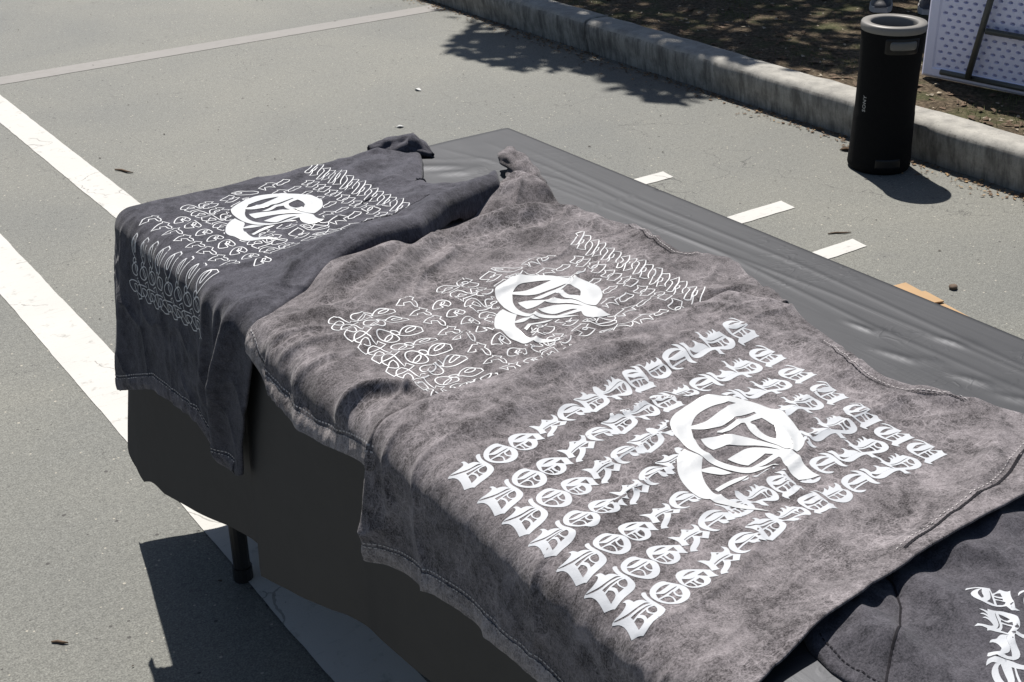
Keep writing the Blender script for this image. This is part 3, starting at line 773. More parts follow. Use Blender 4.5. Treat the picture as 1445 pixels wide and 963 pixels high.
LOGO=[('+',[[9405,10343],[9481,10412],[9573,10471],[9700,10526],[9843,10571],[9982,10599],[10112,10614],[10232,10591],[10333,10548],[10424,10467],[10493,10389],[10552,10301],[10603,10205],[10644,10100],[10668,10003],[10684,9874],[10684,9732],[10667,9597],[10636,9474],[10585,9356],[10530,9246],[10408,9077],[10255,9014],[10196,9012],[10146,9153],[10116,9352],[10059,9526],[10064,9672],[10120,9806],[9953,9795],[9783,9758],[9692,9830],[9859,9864],[10106,9908],[10444,9932],[10448,9972],[10266,9978],[10002,9943],[9841,9918],[9674,9981],[9544,10109],[9474,10007],[9401,9901],[9349,9789],[9318,9687],[9311,9584],[9317,9496],[9340,9403],[9373,9322],[9423,9236],[9479,9158],[9563,9108],[9701,9024],[9808,8908],[9623,8989],[9479,9021],[9415,9068],[9366,9130],[9319,9206],[9279,9291],[9236,9431],[9203,9561],[9198,9699],[9205,9829],[9230,9967],[9269,10098],[9332,10234]]),('-',[[9593,10164],[9691,10236],[9805,10299],[9922,10340],[10042,10358],[10156,10356],[10252,10333],[10402,10244],[10058,10175],[9909,10138],[9772,10113]]),('-',[[10426,9818],[10426,9734],[10407,9644],[10357,9536],[10296,9439],[10219,9367],[10171,9499],[10165,9658],[10204,9794],[10265,9832]]),('+',[[9442,9831],[9643,9801],[9847,9683],[10008,9520],[10105,9341],[10151,9091],[10171,8988],[10091,8811],[10043,8624],[10058,8521],[9916,8535],[9794,8589],[9812,8758],[9868,8901],[9952,9058],[9676,9043],[9558,9103],[9633,9112],[9963,9153],[9896,9221],[9564,9155],[9502,9227],[9447,9377],[9636,9414],[9832,9432],[9980,9307],[10089,9165],[10012,9338],[9861,9462],[9666,9539],[9412,9579],[9410,9716]]),('+',[[9165,9808],[9080,9785],[8996,9733],[8926,9671],[8860,9588],[8794,9508],[8750,9430],[8715,9348],[8680,9242],[8657,9142],[8653,9023],[8659,8915],[8673,8819],[8697,8734],[8831,8612],[8992,8476],[9113,8344],[9054,8454],[8980,8594],[8865,8736],[8838,8863],[8846,8950],[8863,9025],[8923,9195],[9033,9369],[9204,9534],[9173,9671]]),('+',[[9061,9400],[9144,9390],[9223,9370],[9265,9264],[9307,9148],[9229,9169],[9172,9200],[9108,9269],[9039,9357]]),('+',[[8916,9015],[9096,9049],[9290,9051],[9422,9008],[9339,8989],[9230,8987],[9100,8986],[8912,8954]])]
OUTL={'p':[[[7472,55],[7433,139],[7446,206],[7514,288],[7589,291],[7635,209],[7642,64],[7645,-82],[7699,-28],[7756,-149],[7638,-192],[7523,-201],[7431,-179],[7403,-205],[7361,-44],[7399,-3]],[[7449,31],[7512,108],[7580,115],[7598,35],[7568,-47],[7521,-50]],[[7983,-162],[7951,-188],[7907,-190],[7857,-168],[7811,-125],[7773,-68],[7751,-5],[7747,55],[7763,101],[7795,128],[7839,131],[7889,109],[7937,66],[7974,8],[7996,-56],[7999,-115]],[[7944,-29],[7934,-47],[7913,-65],[7885,-81],[7854,-93],[7825,-98],[7803,-96],[7790,-87],[7789,-73],[7800,-55],[7820,-37],[7848,-20],[7879,-8],[7908,-3],[7930,-5],[7943,-14]],[[8056,-38],[8044,-49],[8026,-51],[8005,-45],[7985,-32],[7967,-13],[7956,8],[7952,29],[7956,45],[7968,56],[7986,58],[8007,52],[8027,39],[8045,20],[8056,-1],[8060,-22]],[[8087,-3],[8174,46],[8287,44],[8404,-76],[8383,-162],[8226,-176],[8099,-136],[8036,-70]],[[8338,-31],[8326,-46],[8301,-60],[8268,-70],[8231,-75],[8197,-74],[8170,-68],[8155,-58],[8154,-44],[8166,-29],[8191,-16],[8224,-5],[8261,0],[8295,-1],[8322,-7],[8337,-17]]],'r':[[[8495,2],[8626,90],[8722,87],[8741,132],[8814,10],[8757,-35],[8781,-147],[8731,-215],[8691,-172],[8704,-55],[8619,-11],[8587,-76]]],'e':[[[8882,-401],[8973,-295],[9077,-244],[9164,-293],[9183,-425],[9159,-497],[9100,-516],[9073,-425],[9068,-360],[9037,-362],[9037,-463],[9015,-481],[8891,-431]],[[9049,-373],[9102,-325],[9148,-345],[9114,-381],[9057,-397]]],'a':[[[9279,88],[9361,164],[9471,160],[9528,63],[9533,-78],[9542,-109],[9623,-154],[9499,-155],[9361,-149],[9332,-196],[9291,-43],[9319,-18],[9361,-30],[9267,40]],[[9369,12],[9437,51],[9492,-19],[9477,-69],[9370,-17]]],'x':[[[9625,40],[9684,64],[9760,24],[9773,87],[9894,-14],[9803,-62],[9910,-161],[9859,-217],[9744,-246],[9675,-198],[9679,-249],[9593,-196],[9600,-144],[9679,-104],[9560,-91],[9599,-12]],[[9778,-63],[9767,-75],[9750,-84],[9728,-91],[9704,-93],[9683,-91],[9667,-85],[9659,-75],[9659,-64],[9670,-53],[9687,-43],[9709,-37],[9733,-34],[9754,-36],[9771,-43],[9779,-52]]],'h':[[[10015,-40],[10103,-7],[10247,32],[10252,62],[10307,-68],[10230,-111],[10343,-183],[10227,-235],[10127,-258],[10027,-196],[10110,-169],[10014,-65]],[[10146,-127],[10191,-109],[10254,-131],[10192,-156]]],'n':[[[10336,101],[10412,105],[10547,16],[10677,-105],[10731,-203],[10693,-247],[10565,-212],[10445,-131],[10361,-32]],[[10480,-27],[10468,-34],[10450,-34],[10429,-26],[10408,-13],[10391,5],[10380,24],[10376,41],[10381,55],[10393,62],[10411,61],[10432,54],[10452,40],[10470,22],[10481,4],[10485,-14]],[[10660,-309],[10711,-421],[10801,-451],[10785,-513],[10695,-548],[10588,-502],[10471,-493],[10448,-452],[10541,-399]]],'t':[[[10812,-76],[10926,-43],[11034,-18],[11030,23],[11096,-9],[11189,-113],[11087,-130],[11079,-238],[11016,-163],[10913,-132],[10868,-245]]],'i':[[[11182,-116],[11331,-77],[11385,-41],[11480,-120],[11414,-169],[11309,-175],[11247,-207],[11156,-187]]],'m':[[[11548,-414],[11688,-383],[11720,-310],[11831,-427],[11754,-487],[11834,-594],[11762,-641],[11591,-692],[11513,-603],[11596,-561],[11541,-447]],[[11735,-497],[11725,-506],[11706,-515],[11683,-522],[11658,-526],[11635,-526],[11618,-523],[11609,-517],[11609,-508],[11619,-499],[11638,-489],[11661,-482],[11686,-478],[11709,-478],[11726,-481],[11735,-488]]],'w':[[[11884,-19],[12039,79],[12231,190],[12253,292],[12397,238],[12313,148],[12141,48],[11972,-78],[11902,-51]],[[12299,133],[12379,49],[12312,-31],[12086,-147],[12027,-240],[11900,-165],[12038,-69],[12053,-12],[12182,67]],[[12068,-9],[12192,70],[12223,33],[12118,-51],[12054,-51]]]}
HULLPX=[[9399,10348],[9573,10471],[9843,10571],[10112,10614],[10340,10556],[10610,10213],[10684,9732],[10411,9075],[10195,9001],[10071,8512],[9790,8585],[9797,8897],[9422,9008],[9220,8976],[8941,8951],[8835,8616],[8688,8724],[8647,9132],[8787,9513],[8953,9689],[9161,9803]]
LOGO2=[('+',[[9927,14845],[9994,14907],[10076,14960],[10191,15007],[10319,15044],[10444,15064],[10562,15073],[10677,15052],[10778,15013],[10874,14941],[10950,14873],[11020,14798],[11084,14718],[11143,14631],[11184,14552],[11225,14448],[11256,14336],[11269,14230],[11266,14132],[11241,14034],[11209,13939],[11107,13769],[10914,13628],[10837,13595],[10756,13703],[10699,13887],[10625,14055],[10621,14202],[10664,14335],[10511,14330],[10356,14305],[10271,14386],[10423,14407],[10643,14432],[10961,14460],[10959,14495],[10782,14494],[10546,14473],[10404,14463],[10249,14540],[10114,14665],[10050,14568],[9979,14462],[9927,14348],[9896,14242],[9892,14134],[9903,14045],[9934,13954],[9977,13878],[10037,13798],[10103,13725],[10191,13675],[10334,13589],[10457,13489],[10266,13569],[10122,13605],[10052,13647],[9992,13700],[9933,13766],[9880,13842],[9819,13972],[9773,14096],[9761,14237],[9766,14371],[9785,14505],[9815,14627],[9867,14749]]),('-',[[10156,14713],[10238,14771],[10332,14818],[10431,14844],[10535,14852],[10638,14843],[10727,14819],[10878,14736],[10573,14686],[10446,14666],[10328,14657]]),('-',[[10960,14358],[10974,14287],[10971,14210],[10938,14110],[10886,14012],[10810,13927],[10741,14041],[10720,14192],[10745,14322],[10798,14359]]),('+',[[10024,14395],[10225,14360],[10417,14221],[10575,14047],[10688,13874],[10771,13647],[10812,13567],[10766,13424],[10762,13288],[10804,13217],[10648,13210],[10510,13243],[10492,13374],[10515,13477],[10562,13583],[10307,13608],[10187,13672],[10256,13671],[10560,13669],[10488,13738],[10186,13717],[10117,13787],[10047,13932],[10229,13957],[10412,13958],[10562,13825],[10690,13697],[10591,13860],[10438,13988],[10252,14084],[9999,14135],[9994,14277]]),('+',[[9720,14343],[9619,14298],[9518,14219],[9437,14136],[9369,14042],[9305,13953],[9268,13873],[9242,13791],[9221,13689],[9213,13595],[9230,13488],[9255,13394],[9288,13312],[9329,13242],[9495,13161],[9692,13069],[9844,12972],[9762,13060],[9660,13170],[9512,13276],[9461,13382],[9455,13461],[9461,13531],[9500,13695],[9597,13876],[9776,14069],[9733,14204]]),('+',[[9625,13911],[9721,13918],[9810,13910],[9868,13815],[9928,13713],[9842,13724],[9776,13744],[9695,13798],[9605,13866]]),('+',[[9522,13532],[9715,13596],[9925,13624],[10068,13594],[9985,13573],[9869,13560],[9729,13539],[9528,13477]])]
HULL2=[[9919,14848],[10077,14960],[10319,15043],[10562,15074],[10783,15020],[11091,14725],[11256,14336],[11112,13769],[10838,13586],[10821,13212],[10507,13239],[10449,13482],[10068,13594],[9860,13549],[9560,13480],[9499,13165],[9320,13232],[9204,13584],[9297,13956],[9468,14162],[9716,14337]]
LOGO1=[('+',[[8230,20416],[8283,20479],[8352,20540],[8452,20604],[8567,20664],[8684,20711],[8797,20748],[8913,20754],[9019,20739],[9129,20691],[9219,20641],[9307,20581],[9394,20513],[9476,20436],[9539,20362],[9604,20261],[9655,20145],[9681,20030],[9685,19922],[9663,19811],[9631,19706],[9530,19520],[9348,19375],[9273,19340],[9188,19443],[9124,19608],[9031,19751],[9007,19883],[9032,20011],[8873,19990],[8723,19963],[8629,20038],[8774,20059],[8993,20106],[9333,20222],[9321,20258],[9132,20208],[8886,20132],[8747,20110],[8587,20177],[8439,20281],[8395,20197],[8343,20105],[8307,20001],[8284,19894],[8285,19782],[8300,19687],[8335,19593],[8379,19514],[8439,19432],[8503,19358],[8588,19315],[8730,19245],[8857,19153],[8663,19205],[8525,19221],[8458,19259],[8400,19314],[8341,19382],[8287,19461],[8220,19596],[8168,19724],[8150,19874],[8148,20010],[8149,20128],[8160,20229],[8189,20331]]),('-',[[8471,20325],[8538,20385],[8619,20442],[8709,20486],[8809,20517],[8910,20533],[9003,20532],[9173,20487],[8876,20355],[8755,20311],[8643,20288]]),('-',[[9356,20116],[9381,20044],[9386,19960],[9360,19851],[9313,19746],[9239,19655],[9158,19753],[9116,19889],[9123,20018],[9177,20072]]),('+',[[8394,20046],[8589,20014],[8794,19887],[8978,19739],[9112,19595],[9204,19390],[9247,19309],[9193,19140],[9192,18980],[9241,18905],[9081,18873],[8936,18885],[8901,19027],[8920,19156],[8976,19303],[8703,19261],[8585,19310],[8653,19324],[8976,19391],[8898,19446],[8583,19362],[8516,19431],[8446,19583],[8624,19629],[8812,19646],[8978,19538],[9118,19432],[9009,19573],[8837,19676],[8641,19755],[8391,19792],[8377,19934]]),('+',[[8104,19977],[8000,19909],[7895,19802],[7815,19695],[7759,19585],[7712,19484],[7692,19399],[7685,19314],[7688,19210],[7703,19116],[7743,19012],[7786,18920],[7830,18839],[7876,18770],[8034,18697],[8219,18616],[8367,18527],[8282,18611],[8176,18719],[8032,18819],[7971,18926],[7952,19008],[7944,19080],[7947,19253],[8010,19457],[8172,19695],[8123,19834]]),('+',[[8033,19498],[8127,19522],[8215,19527],[8278,19429],[8340,19320],[8260,19323],[8197,19339],[8115,19387],[8020,19448]]),('+',[[7997,19087],[8159,19171],[8344,19220],[8476,19201],[8403,19169],[8301,19144],[8179,19111],[8012,19030]])]
HULL1=[[8222,20418],[8352,20540],[8568,20664],[8797,20749],[9024,20748],[9399,20523],[9655,20144],[9534,19520],[9274,19331],[9258,18902],[8934,18881],[8848,19142],[8475,19201],[8294,19131],[8040,19036],[8037,18702],[7870,18758],[7697,19104],[7703,19486],[7846,19729],[8100,19971]]


HULL = np.array(HULLPX) / 1e4
def knock_out(V, F, hull):
    k = inside([tuple(p) for p in hull], V[:, 0], V[:, 1])
    return F[~k[F].any(1)]
logoV, logoF = fill_contours([(sg, round_poly(np.array(p) / 1e4, 2)) for sg, p in LOGO], 0.003)

def outline_lettering(mapper, w=0.0017):
    parts = []
    def yl(i, x): return 1.5277 - 0.0369 * i + (x - .85) * (0.09355 - 0.00297 * i)
    for k, cs in OUTL.items():
        for i in range(8):
            for c in cs:
                c = np.array(c) / 1e4
                pts = np.c_[c[:, 0] + 0.0005 * i, c[:, 1] + yl(i, c[:, 0])]
                pts = np.array(round_poly(pts, 2))
                pts = mapper(pts)
                a, b = ribbon([tuple(p) for p in pts], w, 0.005)
                n = len(a)
                parts.append((np.concatenate([a, b]), np.array([(j, (j + 1) % n, n + (j + 1) % n, n + j) for j in range(n)])))
    return concat(parts)

# --- shirt with filled lettering (nearest of the printed ones)
lo3 = interp([0.5, .62, .70, .80, .90, 1.0, 1.13, 1.22, 1.32], [.640, .640, .640, .656, .668, .676, .676, .690, .72])
hi3 = interp([0.5, .62, .69, .78, .90, 1.08, 1.21, 1.26, 1.32], [1.255, 1.262, 1.262, 1.264, 1.264, 1.262, 1.264, 1.272, 1.25])
top3 = interp([.64, .68, .72, .76, .81, .845, .88, .92, .96, 1.0, 1.037, 1.06, 1.095, 1.18, 1.248, 1.276], [1.20, 1.27, 1.31, 1.325, 1.312, 1.30, 1.282, 1.249, 1.241, 1.244, 1.256, 1.272, 1.281, 1.30, 1.27, 1.25])
hem3 = lambda b: XE - (0.150 + 0.005 * np.sin(b * 17) + np.interp(b, [.64, .9, 1.1, 1.262], [.0, .0, .012, .045]))
def h3(X, Y):
    e_lo = Y - lo3(X); e_hi = hi3(X) - Y; e_top = top3(Y) - X
    edge = np.sqrt(np.clip(1 - (1 - np.clip(np.minimum(e_hi, e_top) / 0.012, 0, 1)) ** 2, 0, 1))
    h = 0.0085 + 0.010 * sstep(1.13, 1.20, Y) * sstep(.66, .74, X)
    h = h + 0.019 * np.exp(-(e_lo / 0.035) ** 2) * sstep(.70, .80, X)
    h = h + crinkle(X, Y, 31, 1.15, 0.15)
    h = h + ridges(X, Y, [
        ([(.80, 1.20), (.90, 1.225), (1.00, 1.215), (1.10, 1.20)], 0.016, .015, .018),
        ([(.93, 1.245), (1.02, 1.245), (1.10, 1.235)], 0.011, .012, .012),
        ([(.72, 1.16), (.80, 1.17), (.88, 1.155)], 0.009, .016, .018),
        ([(1.255, 1.05), (1.245, .985), (1.25, .91), (1.265, .85)], 0.010, .016, .014),
        ([(1.19, 1.17), (1.23, 1.10), (1.225, 1.02), (1.21, .94), (1.215, .86)], 0.008, .022, .018),
        ([(1.05, .72), (1.12, .725), (1.20, .765), (1.27, .80)], 0.012, .015, .022),
        ([(.93, .69), (1.00, .712), (1.06, .708)], 0.008, .012, .020),
        ([(.70, .92), (.69, .80), (.70, .70)], 0.004, .02, .02),
    ])
    h = h - 0.007 * np.exp(-((X - 1.0) ** 2 / .0006 + (Y - .715) ** 2 / .0004))
    return 0.0015 + h * (0.55 + 0.45 * edge)
def wave3(a, b, rest):
    return np.clip(rest / 0.12, 0, 1) * (0.007 * vnoise(b * 9, b * 0, 3) + 0.002 * np.sin(b * 47)) + 0.02 * np.exp(-((b - 1.262) / .03) ** 2) * np.clip(rest / .1, 0, 1)
S3 = Shirt(h3, 0.030, 0.03, 0.05, wave3)
sh3 = tag(empty("tshirt", (0.95, 0.95, ZT)), "brown acid washed t-shirt covered in rows of solid white blackletter print", "t-shirt", "printed t-shirts laid out on the table")
def par(o, root):
    o.parent = root
    o.matrix_parent_inverse = Matrix.Translation(-Vector(root.location))
    return o
body3, a3, b3 = build_body("body", S3, hem3, top3, lo3, hi3, 280, 230, M_FAB['brown'], None)
par(body3, sh3)
parts = []
yD = [1.1026, 1.0430, .9959, .9457, .8917, .8435, .7954]; yA = [1.1449, 1.0804, 1.0178, .9565, .8954, .8458, .7990]
xD = [.6740, .6735, .6730, .6725, .6710, .6690, .6665]; xA = [1.1976, 1.1850, 1.1755, 1.1680, 1.1600, 1.1590, 1.1606]
glyph_tris = {}
for k, cs in GLYPH.items():
    conts = []
    for sg, p in cs:
        p = np.array(p) / 1e4
        p = np.c_[p[:, 0] * 0.494, p[:, 1]]
        conts.append((sg, round_poly(p, 1)))
    glyph_tris[k] = fill_contours(conts, 0.005)
for i in range(7):
    for k, (V, F) in glyph_tris.items():
        t = V[:, 0] / 0.494
        st = 1.0 + 0.22 * (6 - i) / 6 * np.clip(t, 0, 1)
        x = xD[i] + t * (xA[i] - xD[i]); y = yD[i] + t * (yA[i] - yD[i]) + V[:, 1] * st
        parts.append((np.c_[x, y], F))
V, F = concat(parts)
F = knock_out(V, F, HULL)
par(orient(print_mesh("lettering", S3, V, F, M_PRINT, None, 0.0005)), sh3)
par(orient(print_mesh("emblem", S3, logoV, logoF, M_EMBLEM, None, 0.0009)), sh3)

def hem_stitches(S, hem, lo_b, hi_b, root, inset, m=M_THREAD, band=None):
    bs = np.linspace(lo_b, hi_b, 260)
    k_ = np.linspace(0, 1, 9)
    KK, BB = np.meshgrid(k_, bs, indexing='ij')
    aa_ = hem(BB) + 0.0005 + KK * inset
    puck = 0.0010 + 0.0013 * np.sin(np.pi * KK) + 0.0009 * KK * vnoise(BB * 150, KK * 2, 12)
    Ph = S.surface(aa_, BB, puck)
    par(orient2(link_mesh("hem", Ph.reshape(-1, 3), grid_faces(len(k_), len(bs)), band, None, uv=np.c_[aa_.ravel(), BB.ravel()])), root)
    for k in (0.0, 0.006):
        par(stitch_line("hem_stitching", S, np.c_[hem(bs) + inset + k, bs], m, None, 0.0045, 0.0022, 0.0018), root)
hem_stitches(S3, hem3, .66, 1.255, sh3, 0.024, band=M_HEM['brown'])
bs = np.linspace(0.86, 1.085, 80)
par(stitch_line("neck_stitching", S3, np.c_[top3(bs) - 0.019 , bs], M_THREAD, None), sh3)
par(stitch_line("neck_stitching", S3, np.c_[top3(bs) - 0.025 , bs], M_DTHREAD, None, 0.006, 0.0005, 0.0013), sh3)
seam = [(1.30, .765), (1.227, .744), (1.17, .722), (1.127, .709), (1.08, .706), (1.043, .702), (.99, .694), (.942, .684)]
par(stitch_line("sleeve_seam", S3, seam, M_DTHREAD, None, 0.007, 0.0001, 0.0032, 0.0006), sh3)
par(stitch_line("sleeve_seam", S3, [(x - .004, y + .006) for x, y in seam], M_THREAD, None, 0.003, 0.005, 0.0011), sh3)

# --- outline of the far shirt, which lies over the middle one
lo1 = interp([0.2, .36, .45, .58, .645, .69, .73, .83, .92, 1.0, 1.09, 1.15, 1.21, 1.24, 1.28], [1.685, 1.677, 1.662, 1.622, 1.600, 1.615, 1.640, 1.680, 1.695, 1.695, 1.745, 1.765, 1.782, 1.80, 1.83])
top1 = interp([1.75, 1.80, 1.84, 1.88, 1.905, 1.915, 1.935, 1.955, 1.98, 2.007, 2.06, 2.108, 2.15, 2.20, 2.32], [1.205, 1.225, 1.245, 1.266, 1.25, 1.215, 1.18, 1.166, 1.172, 1.190, 1.222, 1.246, 1.262, 1.262, 1.22])

# --- middle shirt with outlined lettering
lo2 = interp([0.5, 1.4], [1.20, 1.20])
hi2 = interp([0.5, .9, 1.05, 1.15, 1.22, 1.28, 1.33, 1.36], [1.80, 1.80, 1.81, 1.82, 1.835, 1.85, 1.85, 1.85])
top2 = interp([1.20, 1.25, 1.307, 1.345, 1.379, 1.41, 1.439, 1.512, 1.545, 1.565, 1.65, 1.728, 1.80, 1.88, 1.93, 1.96], [1.312, 1.325, 1.34, 1.355, 1.357, 1.338, 1.318, 1.327, 1.338, 1.336, 1.312, 1.297, 1.303, 1.325, 1.342, 1.335])
hem2 = lambda b: XE - np.interp(b, [1.18, 1.262, 1.32, 1.38, 1.45, 1.53, 1.60, 1.66, 1.80], [.060, .068, .076, .084, .088, .078, .055, .05, .05]) - 0.002 * np.sin(b * 33)
def h2(X, Y):
    e_hi = hi2(X) - Y; e_top = top2(Y) - X
    edge = np.sqrt(np.clip(1 - (1 - np.clip(np.minimum(e_hi, e_top) / 0.012, 0, 1)) ** 2, 0, 1))
    h = 0.0070 + crinkle(X, Y, 57, 1.35, 0.5)
    h = h + ridges(X, Y, [
        ([(.645, 1.335), (.675, 1.335), (.705, 1.325), (.735, 1.295), (.745, 1.27)], 0.024, .016, .010),
        ([(.69, 1.305), (.72, 1.275), (.77, 1.262)], 0.006, .012, .012),
        ([(.78, 1.55), (.86, 1.59), (.95, 1.655), (1.04, 1.715)], 0.024, .018, .022),
        ([(.80, 1.63), (.90, 1.67), (.98, 1.70)], 0.012, .015, .020),
        ([(1.04, 1.71), (1.12, 1.705), (1.17, 1.705), (1.22, 1.70), (1.27, 1.70)], 0.027, .020, .026),
        ([(1.16, 1.79), (1.21, 1.795), (1.27, 1.78), (1.305, 1.75)], 0.016, .018, .020),
        ([(1.265, 1.86), (1.285, 1.83), (1.285, 1.78)], 0.010, .016, .016),
        ([(1.08, 1.66), (1.15, 1.645), (1.24, 1.63), (1.31, 1.60)], 0.009, .020, .022),
        ([(.70, 1.50), (.78, 1.47), (.90, 1.455)], 0.005, .018, .018),
        ([(.69, 1.42), (.76, 1.395), (.88, 1.375), (1.0, 1.345)], 0.006, .015, .016),
        ([(1.10, 1.30), (1.18, 1.30), (1.27, 1.285), (1.33, 1.23)], 0.010, .018, .018),
        ([(1.02, 1.275), (1.10, 1.275), (1.18, 1.26)], 0.008, .012, .02),
        ([(1.315, 1.58), (1.31, 1.50), (1.30, 1.43)], 0.006, .012, .012),
        ([(.685, 1.59), (.73, 1.575), (.80, 1.57)], 0.010, .014, .014),
        ([(.655, 1.56), (.69, 1.535), (.74, 1.52)], 0.009, .010, .008),
        ([(.655, 1.51), (.69, 1.49), (.74, 1.485)], 0.008, .010, .008),
        ([(.655, 1.45), (.69, 1.44), (.73, 1.43)], 0.007, .010, .008),
        ([(.84, 1.56), (.93, 1.60), (1.02, 1.65), (1.10, 1.66)], 0.009, .012, .016),
        ([(.74, 1.26), (.84, 1.265), (.94, 1.272)], 0.007, .010, .012),
    ])
    h = h + 0.018 * sstep(1.728, 1.765, Y) * sstep(1.12, 1.19, X) * sstep(1.335, 1.29, X) * sstep(1.89, 1.84, Y)
    h = h + 0.020 * sstep(1.60, 1.635, Y - (X - .80) * .45) * sstep(.76, .84, X) * sstep(1.02, .94, X)
    under = sstep(0.0, 0.03, Y - lo1(X) - 0.006) * (X < top1(Y) - 0.012)
    h = h * (1 - 0.75 * under)
    return 0.0015 + h * (0.55 + 0.45 * edge)
def wave2(a, b, rest):
    return np.clip(rest / 0.08, 0, 1) * (0.006 * vnoise(b * 8, b * 0 + 4, 3) + 0.003 * np.sin(b * 40) + 0.008)
S2 = Shirt(h2, 0.032, 0.15, 0.05, wave2)
sh2 = tag(empty("tshirt", (0.95, 1.5, ZT)), "brown acid washed t-shirt with thin outlined lettering, in the middle of the table", "t-shirt", "printed t-shirts laid out on the table")
body2, a2, b2 = build_body("body", S2, hem2, top2, lo2, hi2, 280, 270, M_FAB['brown2'], None)
par(body2, sh2)
V, F = outline_lettering(lambda p: p)
F = knock_out(V, F, np.array(HULL2) / 1e4)
par(orient(print_mesh("lettering", S2, V, F, M_OUTLINE, None, 0.0005)), sh2)
logoV2, logoF2 = fill_contours([(sg, round_poly(np.array(p) / 1e4, 2)) for sg, p in LOGO2], 0.003)
par(orient(print_mesh("emblem", S2, logoV2, logoF2, M_EMBLEM, None, 0.0009)), sh2)
hem_stitches(S2, hem2, 1.24, 1.615, sh2, 0.022, band=M_HEM['brown'])
bs = np.linspace(1.40, 1.565, 60)
par(stitch_line("neck_stitching", S2, np.c_[top2(bs) - 0.017 , bs], M_THREAD, None), sh2)
par(stitch_line("neck_stitching", S2, np.c_[top2(bs) - 0.023 , bs], M_DTHREAD, None, 0.006, 0.0005, 0.0013), sh2)
par(stitch_line("shoulder_seam", S2, [(1.300, 1.197), (1.287, 1.193), (1.268, 1.186)], M_DTHREAD, None, 0.006, 0.0001, 0.003), sh2)

# --- charcoal shirt at the far end
hi1 = interp([0.2, .33, .42, .50, .58, .66, 1.0, 1.2, 1.3], [2.165, 2.17, 2.20, 2.28, 2.31, 2.32, 2.31, 2.30, 2.26])
hem1 = lambda b: XE - np.interp(b, [1.60, 1.66, 1.70, 1.765, 1.83, 2.0, 2.13, 2.2, 2.32], [.275, .280, .300, .305, .265, .275, .330, .35, .35])
def h1(X, Y):
    e_lo = Y - lo1(X); e_top = top1(Y) - X
    on = sstep(.62, .76, X)
    edge = np.sqrt(np.clip(1 - (1 - np.clip(e_top / 0.012, 0, 1)) ** 2, 0, 1))
    lip = np.sqrt(np.clip(1 - (1 - np.clip(e_lo / 0.012, 0, 1)) ** 2, 0, 1))
    h = 0.0085 + crinkle(X, Y, 83, 0.8, 0.2) + 0.006 * sstep(1.86, 1.80, Y) * sstep(.66, .75, X)
    h = h + (0.042 * np.exp(-((e_lo - 0.030) / 0.040) ** 2)) * on * sstep(.74, .92, X)
    h = h + ridges(X, Y, [
        ([(.70, 1.67), (.80, 1.735), (.92, 1.765), (1.02, 1.785), (1.12, 1.84), (1.20, 1.875), (1.265, 1.885)], 0.016, .022, .016),
        ([(1.21, 2.19), (1.245, 2.165), (1.25, 2.12)], 0.016, .014, .014),
        ([(1.12, 2.15), (1.17, 2.145), (1.20, 2.12)], 0.008, .010, .012),
        ([(1.02, 2.05), (1.08, 2.08), (1.16, 2.10)], 0.010, .022, .018),
        ([(1.10, 1.98), (1.16, 2.03), (1.22, 2.07)], 0.008, .022, .02),
        ([(.74, 1.86), (.80, 1.87), (.90, 1.90)], 0.005, .018, .018),
        ([(.72, 1.75), (.80, 1.79), (.92, 1.815), (1.04, 1.84)], 0.006, .014, .014),
        ([(.68, 1.675), (.60, 1.70), (.48, 1.74), (.38, 1.765)], 0.026, .020, .014),
        ([(.69, 1.76), (.60, 1.78), (.46, 1.81)], 0.008, .012, .012),
        ([(.69, 1.72), (.60, 1.735), (.46, 1.765)], 0.006, .008, .009),
        ([(.66, 2.10), (.5, 2.12), (.36, 2.13)], 0.010, .03, .02),
    ])
    return 0.0015 + h * (0.2 + 0.8 * edge) * (0.25 + 0.75 * lip)
def wave1(a, b, rest):
    return np.clip(rest / 0.25, 0, 1) * (0.012 * vnoise(b * 8, b * 0 + 9, 5) + 0.012)
S1 = Shirt(h1, 0.026, lambda a, b: 0.03 + 0.05 * sstep(2.0, 2.2, b), 0.10, wave1)
sh1 = tag(empty("tshirt", (0.95, 1.93, ZT)), "charcoal t-shirt with outlined lettering draped over the far left corner of the table", "t-shirt", "printed t-shirts laid out on the table")
body1, a1, b1 = build_body("body", S1, hem1, top1, lo1, hi1, 330, 280, M_FAB['charcoal'], None)
par(body1, sh1)
sim = (0.99070837 + 0.08811953j, -0.0306817 + 0.48193624j)
def map1(p):
    z = (p[:, 0] + 1j * p[:, 1]) * sim[0] + sim[1]
    return np.c_[z.real, z.imag]
V, F = outline_lettering(map1)
F = knock_out(V, F, np.array(HULL1) / 1e4)
par(orient(print_mesh("lettering", S1, V, F, M_OUTLINE, None, 0.0005)), sh1)
logoV1, logoF1 = fill_contours([(sg, round_poly(np.array(p) / 1e4, 2)) for sg, p in LOGO1], 0.003)
par(orient(print_mesh("emblem", S1, logoV1, logoF1, M_EMBLEM, None, 0.0009)), sh1)
hem_stitches(S1, hem1, 1.70, 2.16, sh1, 0.024, band=M_HEM['charcoal'])
seam1 = [(.93, 1.762), (1.0, 1.780), (1.06, 1.808), (1.12, 1.842), (1.18, 1.868), (1.222, 1.880)]
par(stitch_line("sleeve_seam", S1, seam1, M_DTHREAD, None, 0.007, 0.0001, 0.0035), sh1)
par(stitch_line("sleeve_seam", S1, [(x - .003, y + .007) for x, y in seam1], M_DTHREAD, None, 0.005, 0.006, 0.005, 0.0012), sh1)

